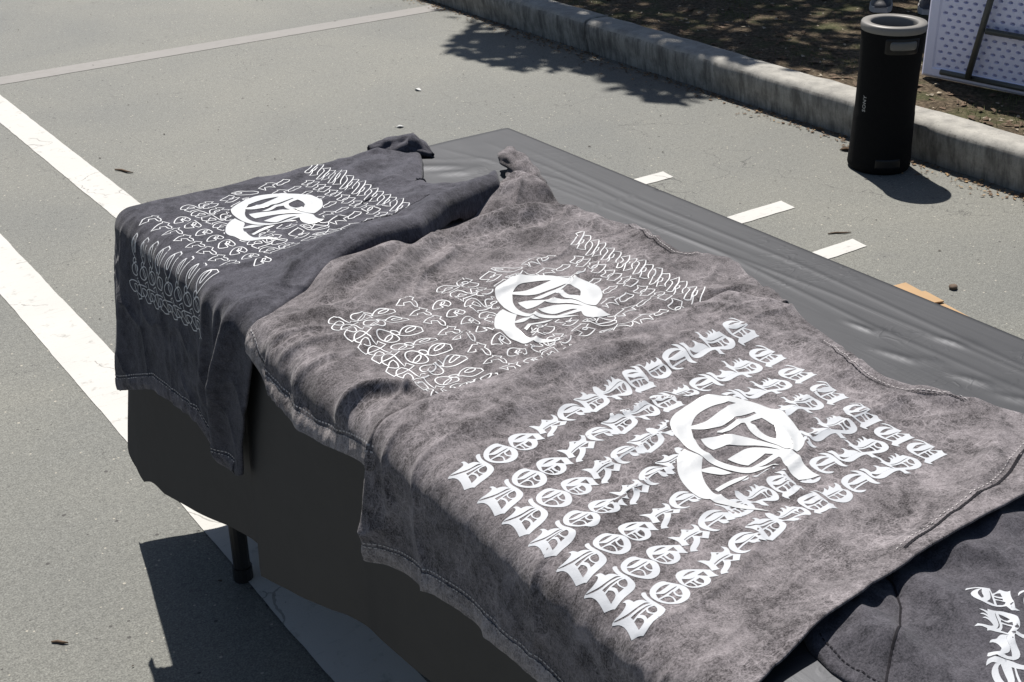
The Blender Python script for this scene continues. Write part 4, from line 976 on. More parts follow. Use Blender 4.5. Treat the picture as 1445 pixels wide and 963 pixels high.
def sleeve_tube(path, radii, squash, m, root, seed):
    v = []; n = 40
    pth = [Vector(p) for p in path]
    ks = np.linspace(0, len(pth) - 1, 34)
    ctr = [pth[min(int(k), len(pth) - 2)].lerp(pth[min(int(k), len(pth) - 2) + 1], k - min(int(k), len(pth) - 2)) for k in ks]
    rad = np.interp(ks, range(len(pth)), radii)
    uvs = []
    for i, c in enumerate(ctr):
        d = (ctr[min(i + 1, len(ctr) - 1)] - ctr[max(i - 1, 0)]).normalized()
        a_ = d.cross(Vector((0, 0, 1))).normalized(); b_ = a_.cross(d)
        for q in range(n):
            t = 2 * math.pi * q / n
            w = float(vnoise(np.array([math.cos(t) * 1.6 + seed]), np.array([math.sin(t) * 1.6 + i * .16]), seed)[0]) * .42 + .10 * math.sin(5 * t + i * .5) * (i / len(ctr))
            rr = rad[i] * (1 + w)
            v.append(c + a_ * (math.cos(t) * rr) + b_ * (math.sin(t) * rr * squash)); uvs.append((i * .004, q * .004))
    f = [(i * n + q, i * n + (q + 1) % n, (i + 1) * n + (q + 1) % n, (i + 1) * n + q) for i in range(len(ctr) - 1) for q in range(n)]
    o = link_mesh("sleeve", v, f, m, None, uv=np.array(uvs))
    md = o.modifiers.new("cloth_thickness", 'SOLIDIFY'); md.thickness = 0.0025; md.offset = 0
    return par(o, root)
sleeve_tube([(1.258, 2.085, .758), (1.240, 2.130, .764), (1.208, 2.156, .763), (1.166, 2.166, .760)], [.004, .024, .020, .015], .9, M_FAB['charcoal'], sh1, 5)

sleeve_tube([(1.293, 1.795, .757), (1.306, 1.835, .763), (1.320, 1.880, .769), (1.334, 1.925, .776), (1.342, 1.950, .783)], [.004, .026, .028, .022, .014], .66, M_FAB['brown2'], sh2, 8)

# --- slate shirt in the near right corner, turned
lo4 = interp([0.5, 2.0], [.335, .335])
hi4 = interp([0.5, .80, .85, .95, 1.1, 1.3, 1.6], [.665, .672, .690, .715, .725, .72, .70])
top4 = interp([.3, .8], [1.50, 1.50])
hem4 = interp([.33, .45, .50, .55, .586, .62, .653, .69, .73], [.815, .80, .787, .780, .777, .776, .782, .800, .83])
def h4(X, Y):
    e_l = X - hem4(Y)
    edge = np.sqrt(np.clip(1 - (1 - np.clip(e_l / 0.012, 0, 1)) ** 2, 0, 1))
    h = 0.0065 + crinkle(X, Y, 91, 0.9, 0.9)
    h = h + ridges(X, Y, [
        ([(.80, .655), (.83, .625), (.85, .59), (.86, .55)], 0.013, .020, .022),
        ([(.845, .675), (.855, .64), (.855, .60)], 0.013, .018, .022),
        ([(.925, .69), (.945, .655), (.94, .60), (.92, .54)], 0.013, .020, .026),
        ([(.98, .69), (1.02, .665), (1.05, .63)], 0.013, .026, .016),
        ([(1.06, .69), (1.10, .665), (1.14, .62)], 0.013, .026, .02),
        ([(.87, .70), (.885, .68), (.90, .65)], 0.008, .01, .012),
    ])
    d, t, s = poly_dist(X, Y, [(.930, .70), (.919, .67), (.900, .645), (.869, .620), (.83, .598), (.796, .575), (.78, .56)])
    h = h - 0.004 * np.exp(-(d / .004) ** 2)
    return 0.0012 + h * (0.2 + 0.8 * edge)
S4 = Shirt(h4, 0.02, 0.02, 0.02)
sh4 = tag(empty("tshirt", (1.0, 0.5, ZT)), "slate t-shirt turned sideways, partly under the solid print shirt in the near right corner", "t-shirt", "printed t-shirts laid out on the table")
body4, a4, b4 = build_body("body", S4, hem4, top4, lo4, hi4, 170, 110, M_FAB['plum'], None)
par(body4, sh4)
rot4 = complex(math.cos(R(46)), math.sin(R(46)))
cA = complex(1.1445, .8187)
parts = []
for col in range(4):
    for k in 'UQSCVAPd':
        V, F = glyph_tris[k]
        t = V[:, 0] / 0.494
        z = (xD[6] + t * (xA[6] - xD[6])) + 1j * (yD[6] + t * (yA[6] - yD[6]) + V[:, 1])
        z = (z - cA - 1j * 0.0500 * col) * rot4 + complex(.9764, .5976)
        parts.append((np.c_[z.real, z.imag], F))
V, F = concat(parts)
ok = (V[F][:, :, 1].min(1) > .345)
par(orient(print_mesh("lettering", S4, V, F[ok], M_PRINT, None, 0.0005)), sh4)
par(stitch_line("sleeve_seam", S4, [(.930, .70), (.919, .67), (.900, .645), (.869, .620), (.83, .598), (.796, .575)], M_DTHREAD, None, 0.006, 0.0001, 0.0022), sh4)
par(stitch_line("sleeve_hem_stitching", S4, [(hem4(y) + .016, y) for y in np.linspace(.50, .66, 40)], M_DTHREAD, None, 0.004, 0.002, 0.0016), sh4)

# ------------------------------------------------------------------ loudspeaker
SPX, SPY = 3.612, 2.943
sp = tag(empty("loudspeaker", (SPX, SPY, 0)), "tall black cylindrical party loudspeaker with a ring top coloured grey for sun gleam standing by the kerb", "loudspeaker")
M_GRILLE = simple("black_speaker_cloth", (0.0075, 0.0075, 0.008), 0.85, noise=0.35, scale=160, bump=0.4, bscale=700, spec=0.12)
M_RING = simple("black_plastic_sun_gleam", (0.18, 0.172, 0.162), 0.48, noise=0.05, scale=90)  # black plastic, its sunlit gleam painted in as a grey base colour
M_GLOSS = simple("black_gloss_plastic", (0.006, 0.006, 0.007), 0.38, noise=0.1, spec=0.35)
M_GRIP = simple("grey_grip_plastic", (0.115, 0.115, 0.112), 0.4, noise=0.08)
bm = bmesh.new()
def sp_r(z): return 0.1015 + 0.0065 * ((z - 0.26) / 0.26) ** 2 + (0.0015 if z < 0.2 else 0)
prof = [(0.085, 0.004), (0.1035, 0.004), (0.1055, 0.008)] + [(sp_r(z), z) for z in np.linspace(0.016, 0.492, 40)]
add_lathe(bm, prof, 96)
bm_obj("cabinet", bm, M_GRILLE, sp, smooth=True)
bm = bmesh.new()
add_lathe(bm, [(0.1070, 0.486), (0.1092, 0.490), (0.1098, 0.500), (0.1090, 0.508), (0.1062, 0.5125), (0.083, 0.5125), (0.0790, 0.5105), (0.0765, 0.504), (0.0765, 0.470)], 96)
bm_obj("top_ring", bm, M_RING, sp, smooth=True)
bm = bmesh.new()
r_ = add_lathe(bm, [(0.077, 0.472), (0.066, 0.470), (0.060, 0.476), (0.050, 0.470), (0.024, 0.458), (0.012, 0.462), (0.001, 0.463)], 64)
bm_obj("radiator", bm, M_GLOSS, sp, smooth=True)
bm = bmesh.new(); add_lathe(bm, [(0.0, 0.0005), (0.102, 0.0005), (0.1035, 0.003), (0.1035, 0.010)], 64)
bm_obj("foot", bm, M_GLOSS, sp, smooth=True)
def curved_patch(name, a0, a1, z0, z1, off, m, bulge=0.0, n=24, k=8, round_=0.0):
    """a curved plate following the cabinet, with depth and closed rim"""
    bm = bmesh.new(); grid = []
    for i in range(n + 1):
        a = R(a0 + (a1 - a0) * i / n); row = []
        e = min(i, n - i) / n * 2
        pin = (1 - math.sqrt(max(0, 1 - (1 - min(1, e / 0.25)) ** 2))) * round_
        for j in range(k + 1):
            zc = (z0 + z1) / 2; z = zc + (z0 - zc + (z1 - z0) * j / k) * (1 - pin)
            b = bulge * math.sin(math.pi * j / k)
            edge = 0.0 if (i in (0, n) or j in (0, k)) else 1.0
            rr = sp_r(z) + off * edge - 0.003 * (1 - edge) + b
            row.append(bm.verts.new((rr * math.cos(a), rr * math.sin(a), z)))
        grid.append(row)
    for i in range(n):
        for j in range(k): bm.faces.new((grid[i][j], grid[i + 1][j], grid[i + 1][j + 1], grid[i][j + 1]))
    return bm_obj(name, bm, m, sp, smooth=True)
hd = curved_patch("handle", 206, 276, 0.417, 0.480, 0.0018, M_GLOSS, round_=0.35)
gp = curved_patch("grip", 216, 268, 0.434, 0.469, 0.0034, M_GRIP, bulge=0.003, round_=0.55)
gp.parent = hd
curved_patch("port_cover", 212, 262, 0.020, 0.060, 0.0020, M_GLOSS, round_=0.2)
def text_mesh(body, size):
    cu = bpy.data.curves.new("lettering", 'FONT'); cu.body = body; cu.size = size
    cu.align_x = 'CENTER'; cu.align_y = 'CENTER'; cu.space_character = 1.15; cu.resolution_u = 4; cu.offset = size * 0.012
    o = bpy.data.objects.new("lettering", cu); C.objects.link(o)
    dg = bpy.context.evaluated_depsgraph_get()
    me = bpy.data.meshes.new_from_object(o.evaluated_get(dg))
    bpy.data.objects.remove(o); bpy.data.curves.remove(cu)
    return me
me = text_mesh("SONY", 0.0195)
for v in me.vertices:
    x, y = v.co.x, v.co.y
    z = 0.243 + x; rr = sp_r(z) + 0.0012; a = R(177.5) - y / rr
    v.co = (rr * math.cos(a), rr * math.sin(a), z)
lo_ = bpy.data.objects.new("logo", me); C.objects.link(lo_); lo_.parent = sp
me.materials.append(simple("silver_badge", (0.42, 0.42, 0.41), 0.4))

# ------------------------------------------------------------------ white folding table standing on its edge
WT0 = Vector((4.288, 3.333, 0.128)); WD = Vector((0.152, -0.988, 0)).normalized(); WN = Vector((-0.988, -0.152, 0)).normalized()
wt = tag(empty("folding_table", WT0), "white plastic folding table standing on its long edge beyond the kerb", "table")
wt.matrix_world = Matrix(((WD.x, -WN.x, 0, WT0.x), (WD.y, -WN.y, 0, WT0.y), (0, 0, 1, WT0.z), (0, 0, 0, 1)))
M_WHITEPL_SHADE = simple("white_plastic_shade_tint", (0.80, 0.80, 0.97), 0.5, noise=0.03, scale=12)  # white plastic; the bluish cast of the tree shade is put into its colour
M_TUBE = simple("grey_painted_tube", (0.075, 0.08, 0.075), 0.38, noise=0.15, scale=60)
bm = bmesh.new()
LT, HT, TH = 1.52, 0.74, 0.045
pu, pz = 0.0394, 0.0252
nu, nz_ = int((LT - 0.075) / pu), int((HT - 0.075) / pz)
u0, z0 = (LT - nu * pu) / 2, (HT - nz_ * pz) / 2
vc = {}
def vert(u, y, z):
    k = (round(u, 5), round(y, 5), round(z, 5))
    if k not in vc: vc[k] = bm.verts.new((u, y, z))
    return vc[k]
for j in range(nz_):
    sh = (pu / 2) if j % 2 else 0.0
    cols = [(u0 + sh + i * pu, u0 + sh + (i + 1) * pu) for i in range(nu - (1 if j % 2 else 0))]
    za, zb = z0 + j * pz, z0 + (j + 1) * pz
    if j % 2:
        for (ua, ub) in ((u0, u0 + sh), (u0 + nu * pu - sh, u0 + nu * pu)):
            bm.faces.new([vert(*q) for q in ((ua, 0, za), (ub, 0, za), (ub, 0, zb), (ua, 0, zb))])
    for (ua, ub) in cols:
        cu_, cz_ = (ua + ub) / 2, (za + zb) / 2
        n8 = 12
        ring = []; deep = []
        for q in range(n8):
            t = 2 * math.pi * (q + 0.5) / n8
            du, dz = 0.0105 * math.copysign(abs(math.cos(t)) ** 0.8, math.cos(t)), 0.0058 * math.copysign(abs(math.sin(t)) ** 0.8, math.sin(t))
            ring.append(bm.verts.new((cu_ + du, 0, cz_ + dz))); deep.append(bm.verts.new((cu_ + du * .7, 0.020, cz_ + dz * .7)))
        cor = [vert(ub, 0, zb), vert(ua, 0, zb), vert(ua, 0, za), vert(ub, 0, za)]
        for q in range(n8):
            bm.faces.new((ring[q], ring[(q + 1) % n8], deep[(q + 1) % n8], deep[q]))
        bm.faces.new(deep)
        for c4 in range(4):
            idx = [(c4 * 3 + q) % n8 for q in range(4)]
            if c4 < 4:
                seg = [ring[(c4 * 3 + q) % n8] for q in range(3)]
                bm.faces.new([cor[c4]] + seg[::-1])
        for c4 in range(4):
            bm.faces.new((cor[c4], cor[(c4 + 1) % 4], ring[((c4 + 1) * 3) % n8], ring[(c4 * 3 + 2) % n8]))
# rim, edges and back
ue, ze = u0 + nu * pu, z0 + nz_ * pz
frames = [((u0, z0, ue, ze), 0.0), ((u0 - .006, z0 - .006, ue + .006, ze + .006), -0.006), ((0.010, 0.010, LT - .010, HT - .010), -0.006), ((0, 0, LT, HT), 0.004), ((0, 0, LT, HT), TH - .01), ((0.01, .01, LT - .01, HT - .01), TH)]
prev = None
for (a, b, c, d), y in frames:
    cur = [bm.verts.new(p) for p in ((a, y, b), (c, y, b), (c, y, d), (a, y, d))]
    if prev:
        for q in range(4): bm.faces.new((prev[q], prev[(q + 1) % 4], cur[(q + 1) % 4], cur[q]))
    prev = cur
bm.faces.new(prev)
bmesh.ops.recalc_face_normals(bm, faces=bm.faces)
bm_obj("panel", bm, M_WHITEPL_SHADE, wt)
def wtube(name, pts, rad):
    bm = bmesh.new(); add_tube(bm, pts, rad, 14); return bm_obj(name, bm, M_TUBE, wt, smooth=True)
wtube("rail", [(0.088, -0.010, 0.030), (1.43, -0.010, 0.030)], 0.0105)
wtube("rail", [(0.088, -0.010, HT - 0.030), (1.43, -0.010, HT - 0.030)], 0.0105)
wtube("leg", [(0.212, -0.028, 0.030), (0.262, -0.030, 0.34), (0.262, -0.030, 0.50), (0.212, -0.028, HT - .03)], 0.0125)
wtube("stretcher", [(0.262, -0.030, 0.222), (1.323, -0.030, 0.226), (1.325, -0.10, 0.226)], 0.0115)
wtube("leg", [(1.32, -0.012, 0.030), (1.33, -0.66, 0.06)], 0.0125)
wtube("leg", [(1.32, -0.012, HT - .03), (1.33, -0.66, HT - .06)], 0.0125)
wtube("stretcher", [(1.33, -0.60, 0.06), (1.33, -0.60, HT - .06)], 0.0115)

# ------------------------------------------------------------------ tree on the verge, out of the picture, that shades it
M_BARK = simple("tree_bark", (0.10, 0.078, 0.058), 0.95, noise=0.5, scale=18, bump=0.8, bscale=30)
ml, n_, l_, b_ = mat("tree_leaf")
gi = n_.new('ShaderNodeNewGeometry')
rp = ramp(n_, l_, gi.outputs['Random Per Island'], [(0, (0.030, 0.055, 0.016, 1)), (0.5, (0.050, 0.085, 0.024, 1)), (1, (0.085, 0.12, 0.035, 1))])
l_.new(rp.outputs[0], b_.inputs['Base Color']); b_.inputs['Roughness'].default_value = 0.55
M_LEAF = ml
TPOS = Vector((7.7, 7.3, 0.20))
tree = tag(empty("tree", TPOS), "broad leafy tree on the verge whose crown shades the kerb and the bare earth", "tree")
kx, ky = SUN_DIR.x / SUN_DIR.z, SUN_DIR.y / SUN_DIR.z
region = [(3.62, 5.25), (3.72, 4.80), (3.84, 4.42), (3.84, 4.22), (4.02, 3.98), (4.32, 3.66), (4.78, 3.22), (5.0, 2.5), (6.2, 1.8), (8.6, 2.3), (9.6, 4.5), (9.4, 7.5), (7.5, 9.0), (5.6, 8.6), (4.4, 7.2), (4.15, 6.0)]
tr = random.Random(11)
targets = list(region)
while len(targets) < 215:
    x, y = tr.uniform(3.6, 9.8), tr.uniform(1.6, 9.2)
    if bool(inside(region, np.array([x]), np.array([y]))[0]): targets.append((x, y))
# small sprays that reach past the crown and throw the lobed edge of the shadow
sprays = [(3.37, 5.16), (3.42, 4.98), (3.40, 4.84), (3.52, 4.74), (3.60, 4.93), (3.62, 4.60), (3.66, 4.36), (3.64, 4.22), (3.60, 4.06), (3.72, 4.06), (3.74, 4.50), (3.86, 3.80)]
lv = []; lf = []
cl = []
def leaf(c, size):
    t = Vector((tr.gauss(0, 1), tr.gauss(0, 1), tr.gauss(0, .7))).normalized()
    nrm = Vector((tr.gauss(0, .55), tr.gauss(0, .55), 1)).normalized()
    s = t.cross(nrm)
    if s.length < 1e-3: return
    s.normalize(); t = nrm.cross(s)
    b0 = len(lv)
    for (a, b) in ((0, -0.5), (0.30, -0.12), (0.22, 0.22), (0, 0.55), (-0.22, 0.22), (-0.30, -0.12)):
        lv.append(c + s * (a * size) + t * (b * size) + nrm * (-abs(a) * 0.25 * size))
    lf.append((b0, b0 + 1, b0 + 2, b0 + 3)); lf.append((b0, b0 + 3, b0 + 4, b0 + 5))
def cluster(tx, ty, z, r, n, size):
    c = Vector((tx + kx * z, ty + ky * z, z)); cl.append((c, r))
    for _ in range(n):
        while True:
            q = Vector((tr.uniform(-1, 1), tr.uniform(-1, 1), tr.uniform(-1, 1)))
            if q.length < 1: break
        leaf(c + Vector((q.x * r, q.y * r, q.z * r * 0.6)), size * tr.uniform(0.7, 1.25))
for i, (x, y) in enumerate(targets):
    cluster(x, y, tr.uniform(3.7, 5.6), tr.uniform(0.26, 0.36) if i < len(region) else tr.uniform(0.36, 0.52), 95, 0.115)
for (x, y) in sprays:
    cluster(x, y, tr.uniform(3.5, 3.9), tr.uniform(0.11, 0.16), 40, 0.085)
crown = link_mesh("crown", [p - TPOS for p in lv], lf, M_LEAF, tree, smooth=False)
bm = bmesh.new()
add_tube(bm, [(0, 0, -0.25), (0.03, -0.02, 0.5), (-0.02, 0.04, 1.3), (0.02, 0.0, 2.2), (0.0, -0.1, 3.1)], [0.30, 0.21, 0.18, 0.16, 0.12], 16)
for i, (c, r) in enumerate(cl):
    e = c - TPOS
    if i % 3 and i < len(targets) - 0 and i >= len(region): continue
    st = Vector((0, -0.03, tr.uniform(1.8, 3.0)))
    mid = st.lerp(e, 0.5) + Vector((tr.uniform(-.15, .15), tr.uniform(-.15, .15), tr.uniform(0.05, .35)))
    add_tube(bm, [st, st.lerp(mid, .5) + Vector((0, 0, .06)), mid, mid.lerp(e, .55), e], [0.062, 0.045, 0.028, 0.015, 0.006], 6)
bm_obj("trunk", bm, M_BARK, tree, smooth=True)

# ------------------------------------------------------------------ person standing behind the white table (only a shoe is in view)
def skin_body(name, joints, bones, m, parent, root=0, levels=2):
    me = bpy.data.meshes.new(name)
    me.from_pydata([j[0] for j in joints], bones, [])
    o = bpy.data.objects.new(name, me); C.objects.link(o); o.parent = parent
    me.materials.append(m)
    o.modifiers.new("skin", 'SKIN')
    if not me.skin_vertices: me.skin_vertices.new()
    for v, j in zip(me.skin_vertices[0].data, joints):
        r = j[1]; v.radius = (r, r) if not isinstance(r, tuple) else r
    me.skin_vertices[0].data[root].use_root = True
    sb = o.modifiers.new("smooth", 'SUBSURF'); sb.levels = levels; sb.render_levels = levels
    for md in o.modifiers:
        if md.type == 'SKIN': md.use_smooth_shade = True
    return o
PX, PY = 5.22, 4.20
pe = tag(empty("person", (PX, PY, 0.125), math.atan2(-PY, -PX) + math.pi / 2), "person in dark trousers and dark sneakers standing behind the white table", "person")
M_SKINP = simple("skin", (0.42, 0.25, 0.17), 0.55, noise=0.06)
M_TROUS = simple("dark_trousers", (0.020, 0.017, 0.026), 0.9, noise=0.2, scale=30)
M_TEE = simple("dark_top", (0.035, 0.035, 0.05), 0.9, noise=0.2, scale=30)
M_SHOE = simple("dark_sneaker", (0.045, 0.045, 0.052), 0.6, noise=0.4, scale=40)
M_SOLE = simple("pale_rubber", (0.42, 0.41, 0.40), 0.7, noise=0.2, scale=50)
M_HAIR = simple("dark_hair", (0.02, 0.014, 0.010), 0.6, noise=0.3)
J = [((0, 0, 0.93), .115), ((0, 0, 1.12), .115), ((0, 0, 1.32), .135), ((0, 0.0, 1.44), .085), ((0, -.01, 1.51), .055), ((0, -.015, 1.60), .078), ((0, -.02, 1.68), .088), ((0, -.01, 1.74), .060),
     ((.17, 0, 1.41), .06), ((.22, .02, 1.13), .042), ((.23, -.05, .90), .032), ((.23, -.09, .80), .03),
     ((-.17, 0, 1.41), .06), ((-.22, .02, 1.13), .042), ((-.23, -.05, .90), .032), ((-.23, -.09, .80), .03),
     ((.095, 0, .82), .085), ((.105, -.01, .48), .055), ((.11, .01, .10), .040), ((.11, -.10, .05), .035),
     ((-.095, 0, .82), .085), ((-.105, -.01, .48), .055), ((-.11, .01, .10), .040), ((-.11, -.10, .05), .035)]
B = [(0, 1), (1, 2), (2, 3), (3, 4), (4, 5), (5, 6), (6, 7), (2, 8), (8, 9), (9, 10), (10, 11), (2, 12), (12, 13), (13, 14), (14, 15), (0, 16), (16, 17), (17, 18), (18, 19), (0, 20), (20, 21), (21, 22), (22, 23)]
skin_body("body", J, B, M_SKINP, pe)
skin_body("trousers", [((0, 0, .95), .135), ((.10, 0, .80), .108), ((.108, -.01, .48), .080), ((.11, .012, .10), .072), ((-.10, 0, .80), .108), ((-.108, -.01, .48), .080), ((-.11, .012, .10), .072)], [(0, 1), (1, 2), (2, 3), (0, 4), (4, 5), (5, 6)], M_TROUS, pe)
skin_body("top", [((0, 0, .97), .145), ((0, 0, 1.15), .135), ((0, 0, 1.34), .152), ((0, 0, 1.43), .09), ((.18, 0, 1.40), .078), ((.215, .01, 1.22), .066), ((-.18, 0, 1.40), .078), ((-.215, .01, 1.22), .066)], [(0, 1), (1, 2), (2, 3), (2, 4), (4, 5), (2, 6), (6, 7)], M_TEE, pe)
skin_body("hair", [((0, .03, 1.72), .088), ((0, .055, 1.64), .07)], [(0, 1)], M_HAIR, pe)
for s in (-1, 1):
    bm = bmesh.new()
    for i_, (yy, w, h0, h1) in enumerate(()): pass
    secs = [(.085, .030, .060), (.06, .040, .085), (.0, .042, .092), (-.06, .045, .072), (-.12, .049, .056), (-.17, .044, .046), (-.20, .028, .036)]
    rings = []
    for (yy, w, h) in secs:
        rings.append([bm.verts.new((s * .11 + w * math.cos(t), yy, 0.022 + max(0.0, math.sin(t)) * (h - .022))) for t in np.linspace(0, math.pi, 11)])
    for a_, b_2 in zip(rings[:-1], rings[1:]):
        for k in range(10): bm.faces.new((a_[k], a_[k + 1], b_2[k + 1], b_2[k]))
    bm.faces.new(rings[0][::-1]); bm.faces.new(rings[-1])
    so = bm_obj("shoe", bm, M_SHOE, pe, smooth=True)
    bm = bmesh.new()
    top_ = []; bot_ = []
    outl = [(w + .004, yy) for (yy, w, h) in secs] + [(-w - .004, yy) for (yy, w, h) in secs[::-1]]
    top_ = [bm.verts.new((s * .11 + x, y, 0.026)) for x, y in outl]; bot_ = [bm.verts.new((s * .11 + x, y, 0.0)) for x, y in outl]
    for k in range(len(outl)): bm.faces.new((top_[k], bot_[k], bot_[(k + 1) % len(outl)], top_[(k + 1) % len(outl)]))
    bm.faces.new(top_); bm.faces.new(bot_[::-1])
    o_ = bm_obj("sole", bm, M_SOLE, pe); o_.parent = so
    bm = bmesh.new()
    for q in range(4): add_box(bm, (s * .11, -0.055 - q * .022, 0.079 - q * .0065), (.05, .006, .004))
    o_ = bm_obj("lace", bm, M_SOLE, pe); o_.parent = so

# ------------------------------------------------------------------ cardboard and small litter
M_CARD = simple("brown_cardboard", (0.36, 0.235, 0.125), 0.85, noise=0.12, scale=20)
cb = tag(empty("cardboard", (2.775, 2.03, 0)), "flattened piece of brown cardboard lying on the asphalt behind the table", "cardboard")
def slab(name, pts, z0, z1, m, parent):
    bm = bmesh.new()
    t_ = [bm.verts.new((x, y, zz + z1 - z0)) for x, y, zz in pts]; b_ = [bm.verts.new((x, y, zz)) for x, y, zz in pts]
    bm.faces.new(t_); bm.faces.new(b_[::-1])
    for k in range(len(pts)): bm.faces.new((t_[k], b_[k], b_[(k + 1) % len(pts)], t_[(k + 1) % len(pts)]))
    bmesh.ops.recalc_face_normals(bm, faces=bm.faces)
    return bm_obj(name, bm, m, parent)
slab("sheet", [(0.115, 0.18, 0.001), (0.082, -0.02, 0.001), (0.06, -0.16, 0.001), (-0.22, -0.10, 0.001), (-0.17, 0.22, 0.001)], 0.001, 0.006, M_CARD, cb)
slab("flap", [(0.102, 0.10, 0.0085), (0.0895, 0.025, 0.0085), (-0.19, 0.08, 0.03), (-0.18, 0.15, 0.03)], 0.007, 0.011, M_CARD, cb)

M_TWIG = simple("dry_twig", (0.11, 0.072, 0.045), 0.9, noise=0.4, scale=80)
M_STONE = simple("brown_pebble", (0.12, 0.085, 0.06), 0.9, noise=0.4, scale=90)
M_PAPER = simple("white_scrap", (0.62, 0.62, 0.60), 0.8, noise=0.05)
M_DLEAF = simple("dry_leaf", (0.105, 0.066, 0.038), 0.85, noise=0.4, scale=60)
def twig(x, y, ang, ln, rad, label):
    bm = bmesh.new(); d = Vector((math.cos(ang), math.sin(ang), 0)); s_ = Vector((-d.y, d.x, 0))
    add_tube(bm, [d * (-ln / 2) + Vector((0, 0, rad)), d * (-ln / 6) + s_ * ln * .05 + Vector((0, 0, rad * 1.1)), d * (ln / 5) - s_ * ln * .03 + Vector((0, 0, rad * 1.3)), d * (ln / 2) + Vector((0, 0, rad))], [rad * .6, rad, rad * .9, rad * .35], 7)
    o = bm_obj("twig", bm, M_TWIG, None, smooth=True); o.location = (x, y, 0); return tag(o, label, "twig")
twig(0.407, 2.072, R(-40), .032, .0030, "short brown twig on the open asphalt in the near left corner")
twig(1.439, 4.527, R(-62), .085, .0042, "dark twig on the asphalt between the wide white line and the charcoal t-shirt")
twig(3.028, 2.586, R(-28), .075, .0028, "thin grey twig on the asphalt between the loudspeaker and the stall ticks")
def blob(name, x, y, r, flat, m, label, cat, seed):
    bm = bmesh.new(); bmesh.ops.create_icosphere(bm, subdivisions=2, radius=r)
    rr_ = random.Random(seed)
    for v in bm.verts:
        v.co *= rr_.uniform(.8, 1.15); v.co.z = v.co.z * flat + r * flat * .8
    o = bm_obj(name, bm, m, None, smooth=True); o.location = (x, y, 0); return tag(o, label, cat)
blob("pebble", 2.972, 2.108, .013, .6, M_STONE, "brown pebble on the asphalt just beyond the cardboard", "pebble", 3)
def leaf_obj(x, y, z, sz, ang, m, name, label, cat):
    bm = bmesh.new()
    pr_ = [(0, -.5, .0), (.22, -.2, .12), (.28, .1, .18), (.12, .4, .1), (0, .55, .02), (-.12, .4, .12), (-.28, .1, .2), (-.22, -.2, .1)]
    up = [bm.verts.new((a * sz, b * sz, c * sz + .003)) for a, b, c in pr_]; lo2_ = [bm.verts.new((a * sz, b * sz, c * sz + .001)) for a, b, c in pr_]
    c0 = bm.verts.new((0, 0, .003)); c1 = bm.verts.new((0, 0, .001))
    for k in range(8):
        k2 = (k + 1) % 8
        bm.faces.new((c0, up[k], up[k2])); bm.faces.new((c1, lo2_[k2], lo2_[k])); bm.faces.new((up[k], lo2_[k], lo2_[k2], up[k2]))
    o = bm_obj(name, bm, m, None); o.location = (x, y, z); o.rotation_euler = (0, 0, ang); return tag(o, label, cat)
leaf_obj(3.652, 3.125, 0.0, .05, R(60), M_DLEAF, "dry_leaf", "curled brown leaf at the foot of the kerb left of the loudspeaker", "leaf")
leaf_obj(2.819, 4.766, 0.0, .035, R(20), M_PAPER, "paper_scrap", "white paper scrap on the open asphalt, the one farther from the table", "scrap")
leaf_obj(2.496, 4.369, 0.0, .030, R(75), M_PAPER, "paper_scrap", "white paper scrap on the asphalt just beyond the far end of the table", "scrap")

def scatter(name, n, fn, m, smin, smax, seed, flat=0.25):
    """many tiny bits as one mesh of small crooked flakes"""
    q = random.Random(seed); v = []; f = []
    for _ in range(n):
        x, y, z = fn(q); s = q.uniform(smin, smax); a = q.uniform(0, 6.28); asp = q.uniform(.3, .9)
        ca, sa = math.cos(a), math.sin(a); b0 = len(v)
        tz = q.uniform(0.0, flat) * s
        for (p, r_, h) in ((-.5, -.1, 0), (-.1, -.5 * asp, tz), (.5, .05, 0), (.1, .5 * asp, tz * .4)):
            v.append((x + s * (p * ca - r_ * sa), y + s * (p * sa + r_ * ca), z + .0015 + h))
        v.append((x, y, z + .001 + tz + .2 * s * flat))
        f += [(b0, b0 + 1, b0 + 4), (b0 + 1, b0 + 2, b0 + 4), (b0 + 2, b0 + 3, b0 + 4), (b0 + 3, b0, b0 + 4)]
    o = link_mesh(name, v, f, m, None, smooth=False)
    return tag(o, kind='stuff')
def kerb_edge(q):
    y = q.uniform(1.2, 7.0)
    dens = 0.5 + 0.5 * math.sin(y * 5.1) * math.sin(y * 2.3 + 1)
    return (3.77 - abs(q.gauss(0, .035 + .03 * dens)), y, 0.002)
scatter("leaf_litter", 1500, kerb_edge, M_DLEAF, .005, .022, 5)
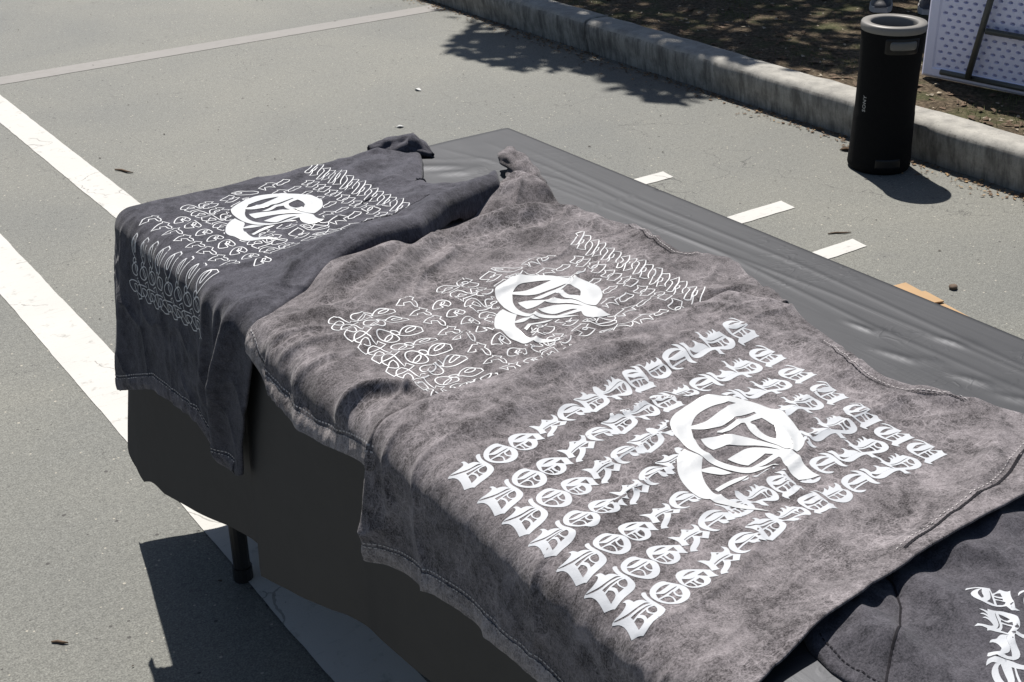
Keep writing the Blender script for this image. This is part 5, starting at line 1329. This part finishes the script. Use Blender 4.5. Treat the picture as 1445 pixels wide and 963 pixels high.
scatter("leaf_litter", 700, kerb_edge, simple("straw_litter", (0.30, 0.20, 0.10), 0.9, noise=0.3, scale=60), .004, .018, 6)
def earth_z(x, y): 
    X = np.array([x]); Y = np.array([y])
    return float(0.118 + ((0.012 * fbm(X * 2.2, Y * 2.2, 5, 4) + 0.008 * fbm(X * 14, Y * 14, 8, 3)) * sstep(3.9, 4.0, X) + 0.10 * sstep(6, 14, X))[0])
def earth(q):
    x = 3.93 + 3.2 * q.random() ** 1.4; y = q.uniform(1.2, 7.2); return (x, y, earth_z(x, y))
scatter("leaf_litter", 2600, earth, M_DLEAF, .010, .050, 7)
scatter("leaf_litter", 1200, earth, simple("pale_chips", (0.33, 0.28, 0.21), 0.9, noise=0.3, scale=60), .006, .030, 8)
def grassy(q):
    while True:
        x = 3.95 + 2.6 * q.random(); y = q.uniform(1.2, 6.5)
        if float(vnoise(np.array([x * 3.1]), np.array([y * 3.1]), 77)[0]) > 0.12: return (x, y, earth_z(x, y))
q = random.Random(17); v = []; f = []
for _ in range(5200):
    x, y, z = grassy(q); h = q.uniform(.008, .028); a = q.uniform(0, 6.28); w = .0016; lx_, ly_ = q.gauss(0, .012), q.gauss(0, .012)
    b0 = len(v)
    v += [(x - w * math.cos(a), y - w * math.sin(a), z - .002), (x + w * math.cos(a), y + w * math.sin(a), z - .002), (x + lx_, y + ly_, z + h)]
    f.append((b0, b0 + 1, b0 + 2))
tag(link_mesh("grass", v, f, simple("sparse_grass", (0.085, 0.10, 0.03), 0.8, noise=0.3, scale=20), None, smooth=False), kind='stuff')
def road_any(q):
    while True:
        x, y = q.uniform(-.6, 3.7), q.uniform(1.3, 9.0)
        if q.random() < 0.5 + .5 * (x / 3.7): return (x, y, 0.001)
scatter("road_grit", 520, road_any, simple("dark_grit", (0.045, 0.034, 0.026), 0.9, noise=0.3, scale=60), .003, .013, 9)
scatter("road_grit", 420, road_any, simple("pale_grit", (0.48, 0.45, 0.38), 0.9, noise=0.2, scale=60), .002, .008, 10)
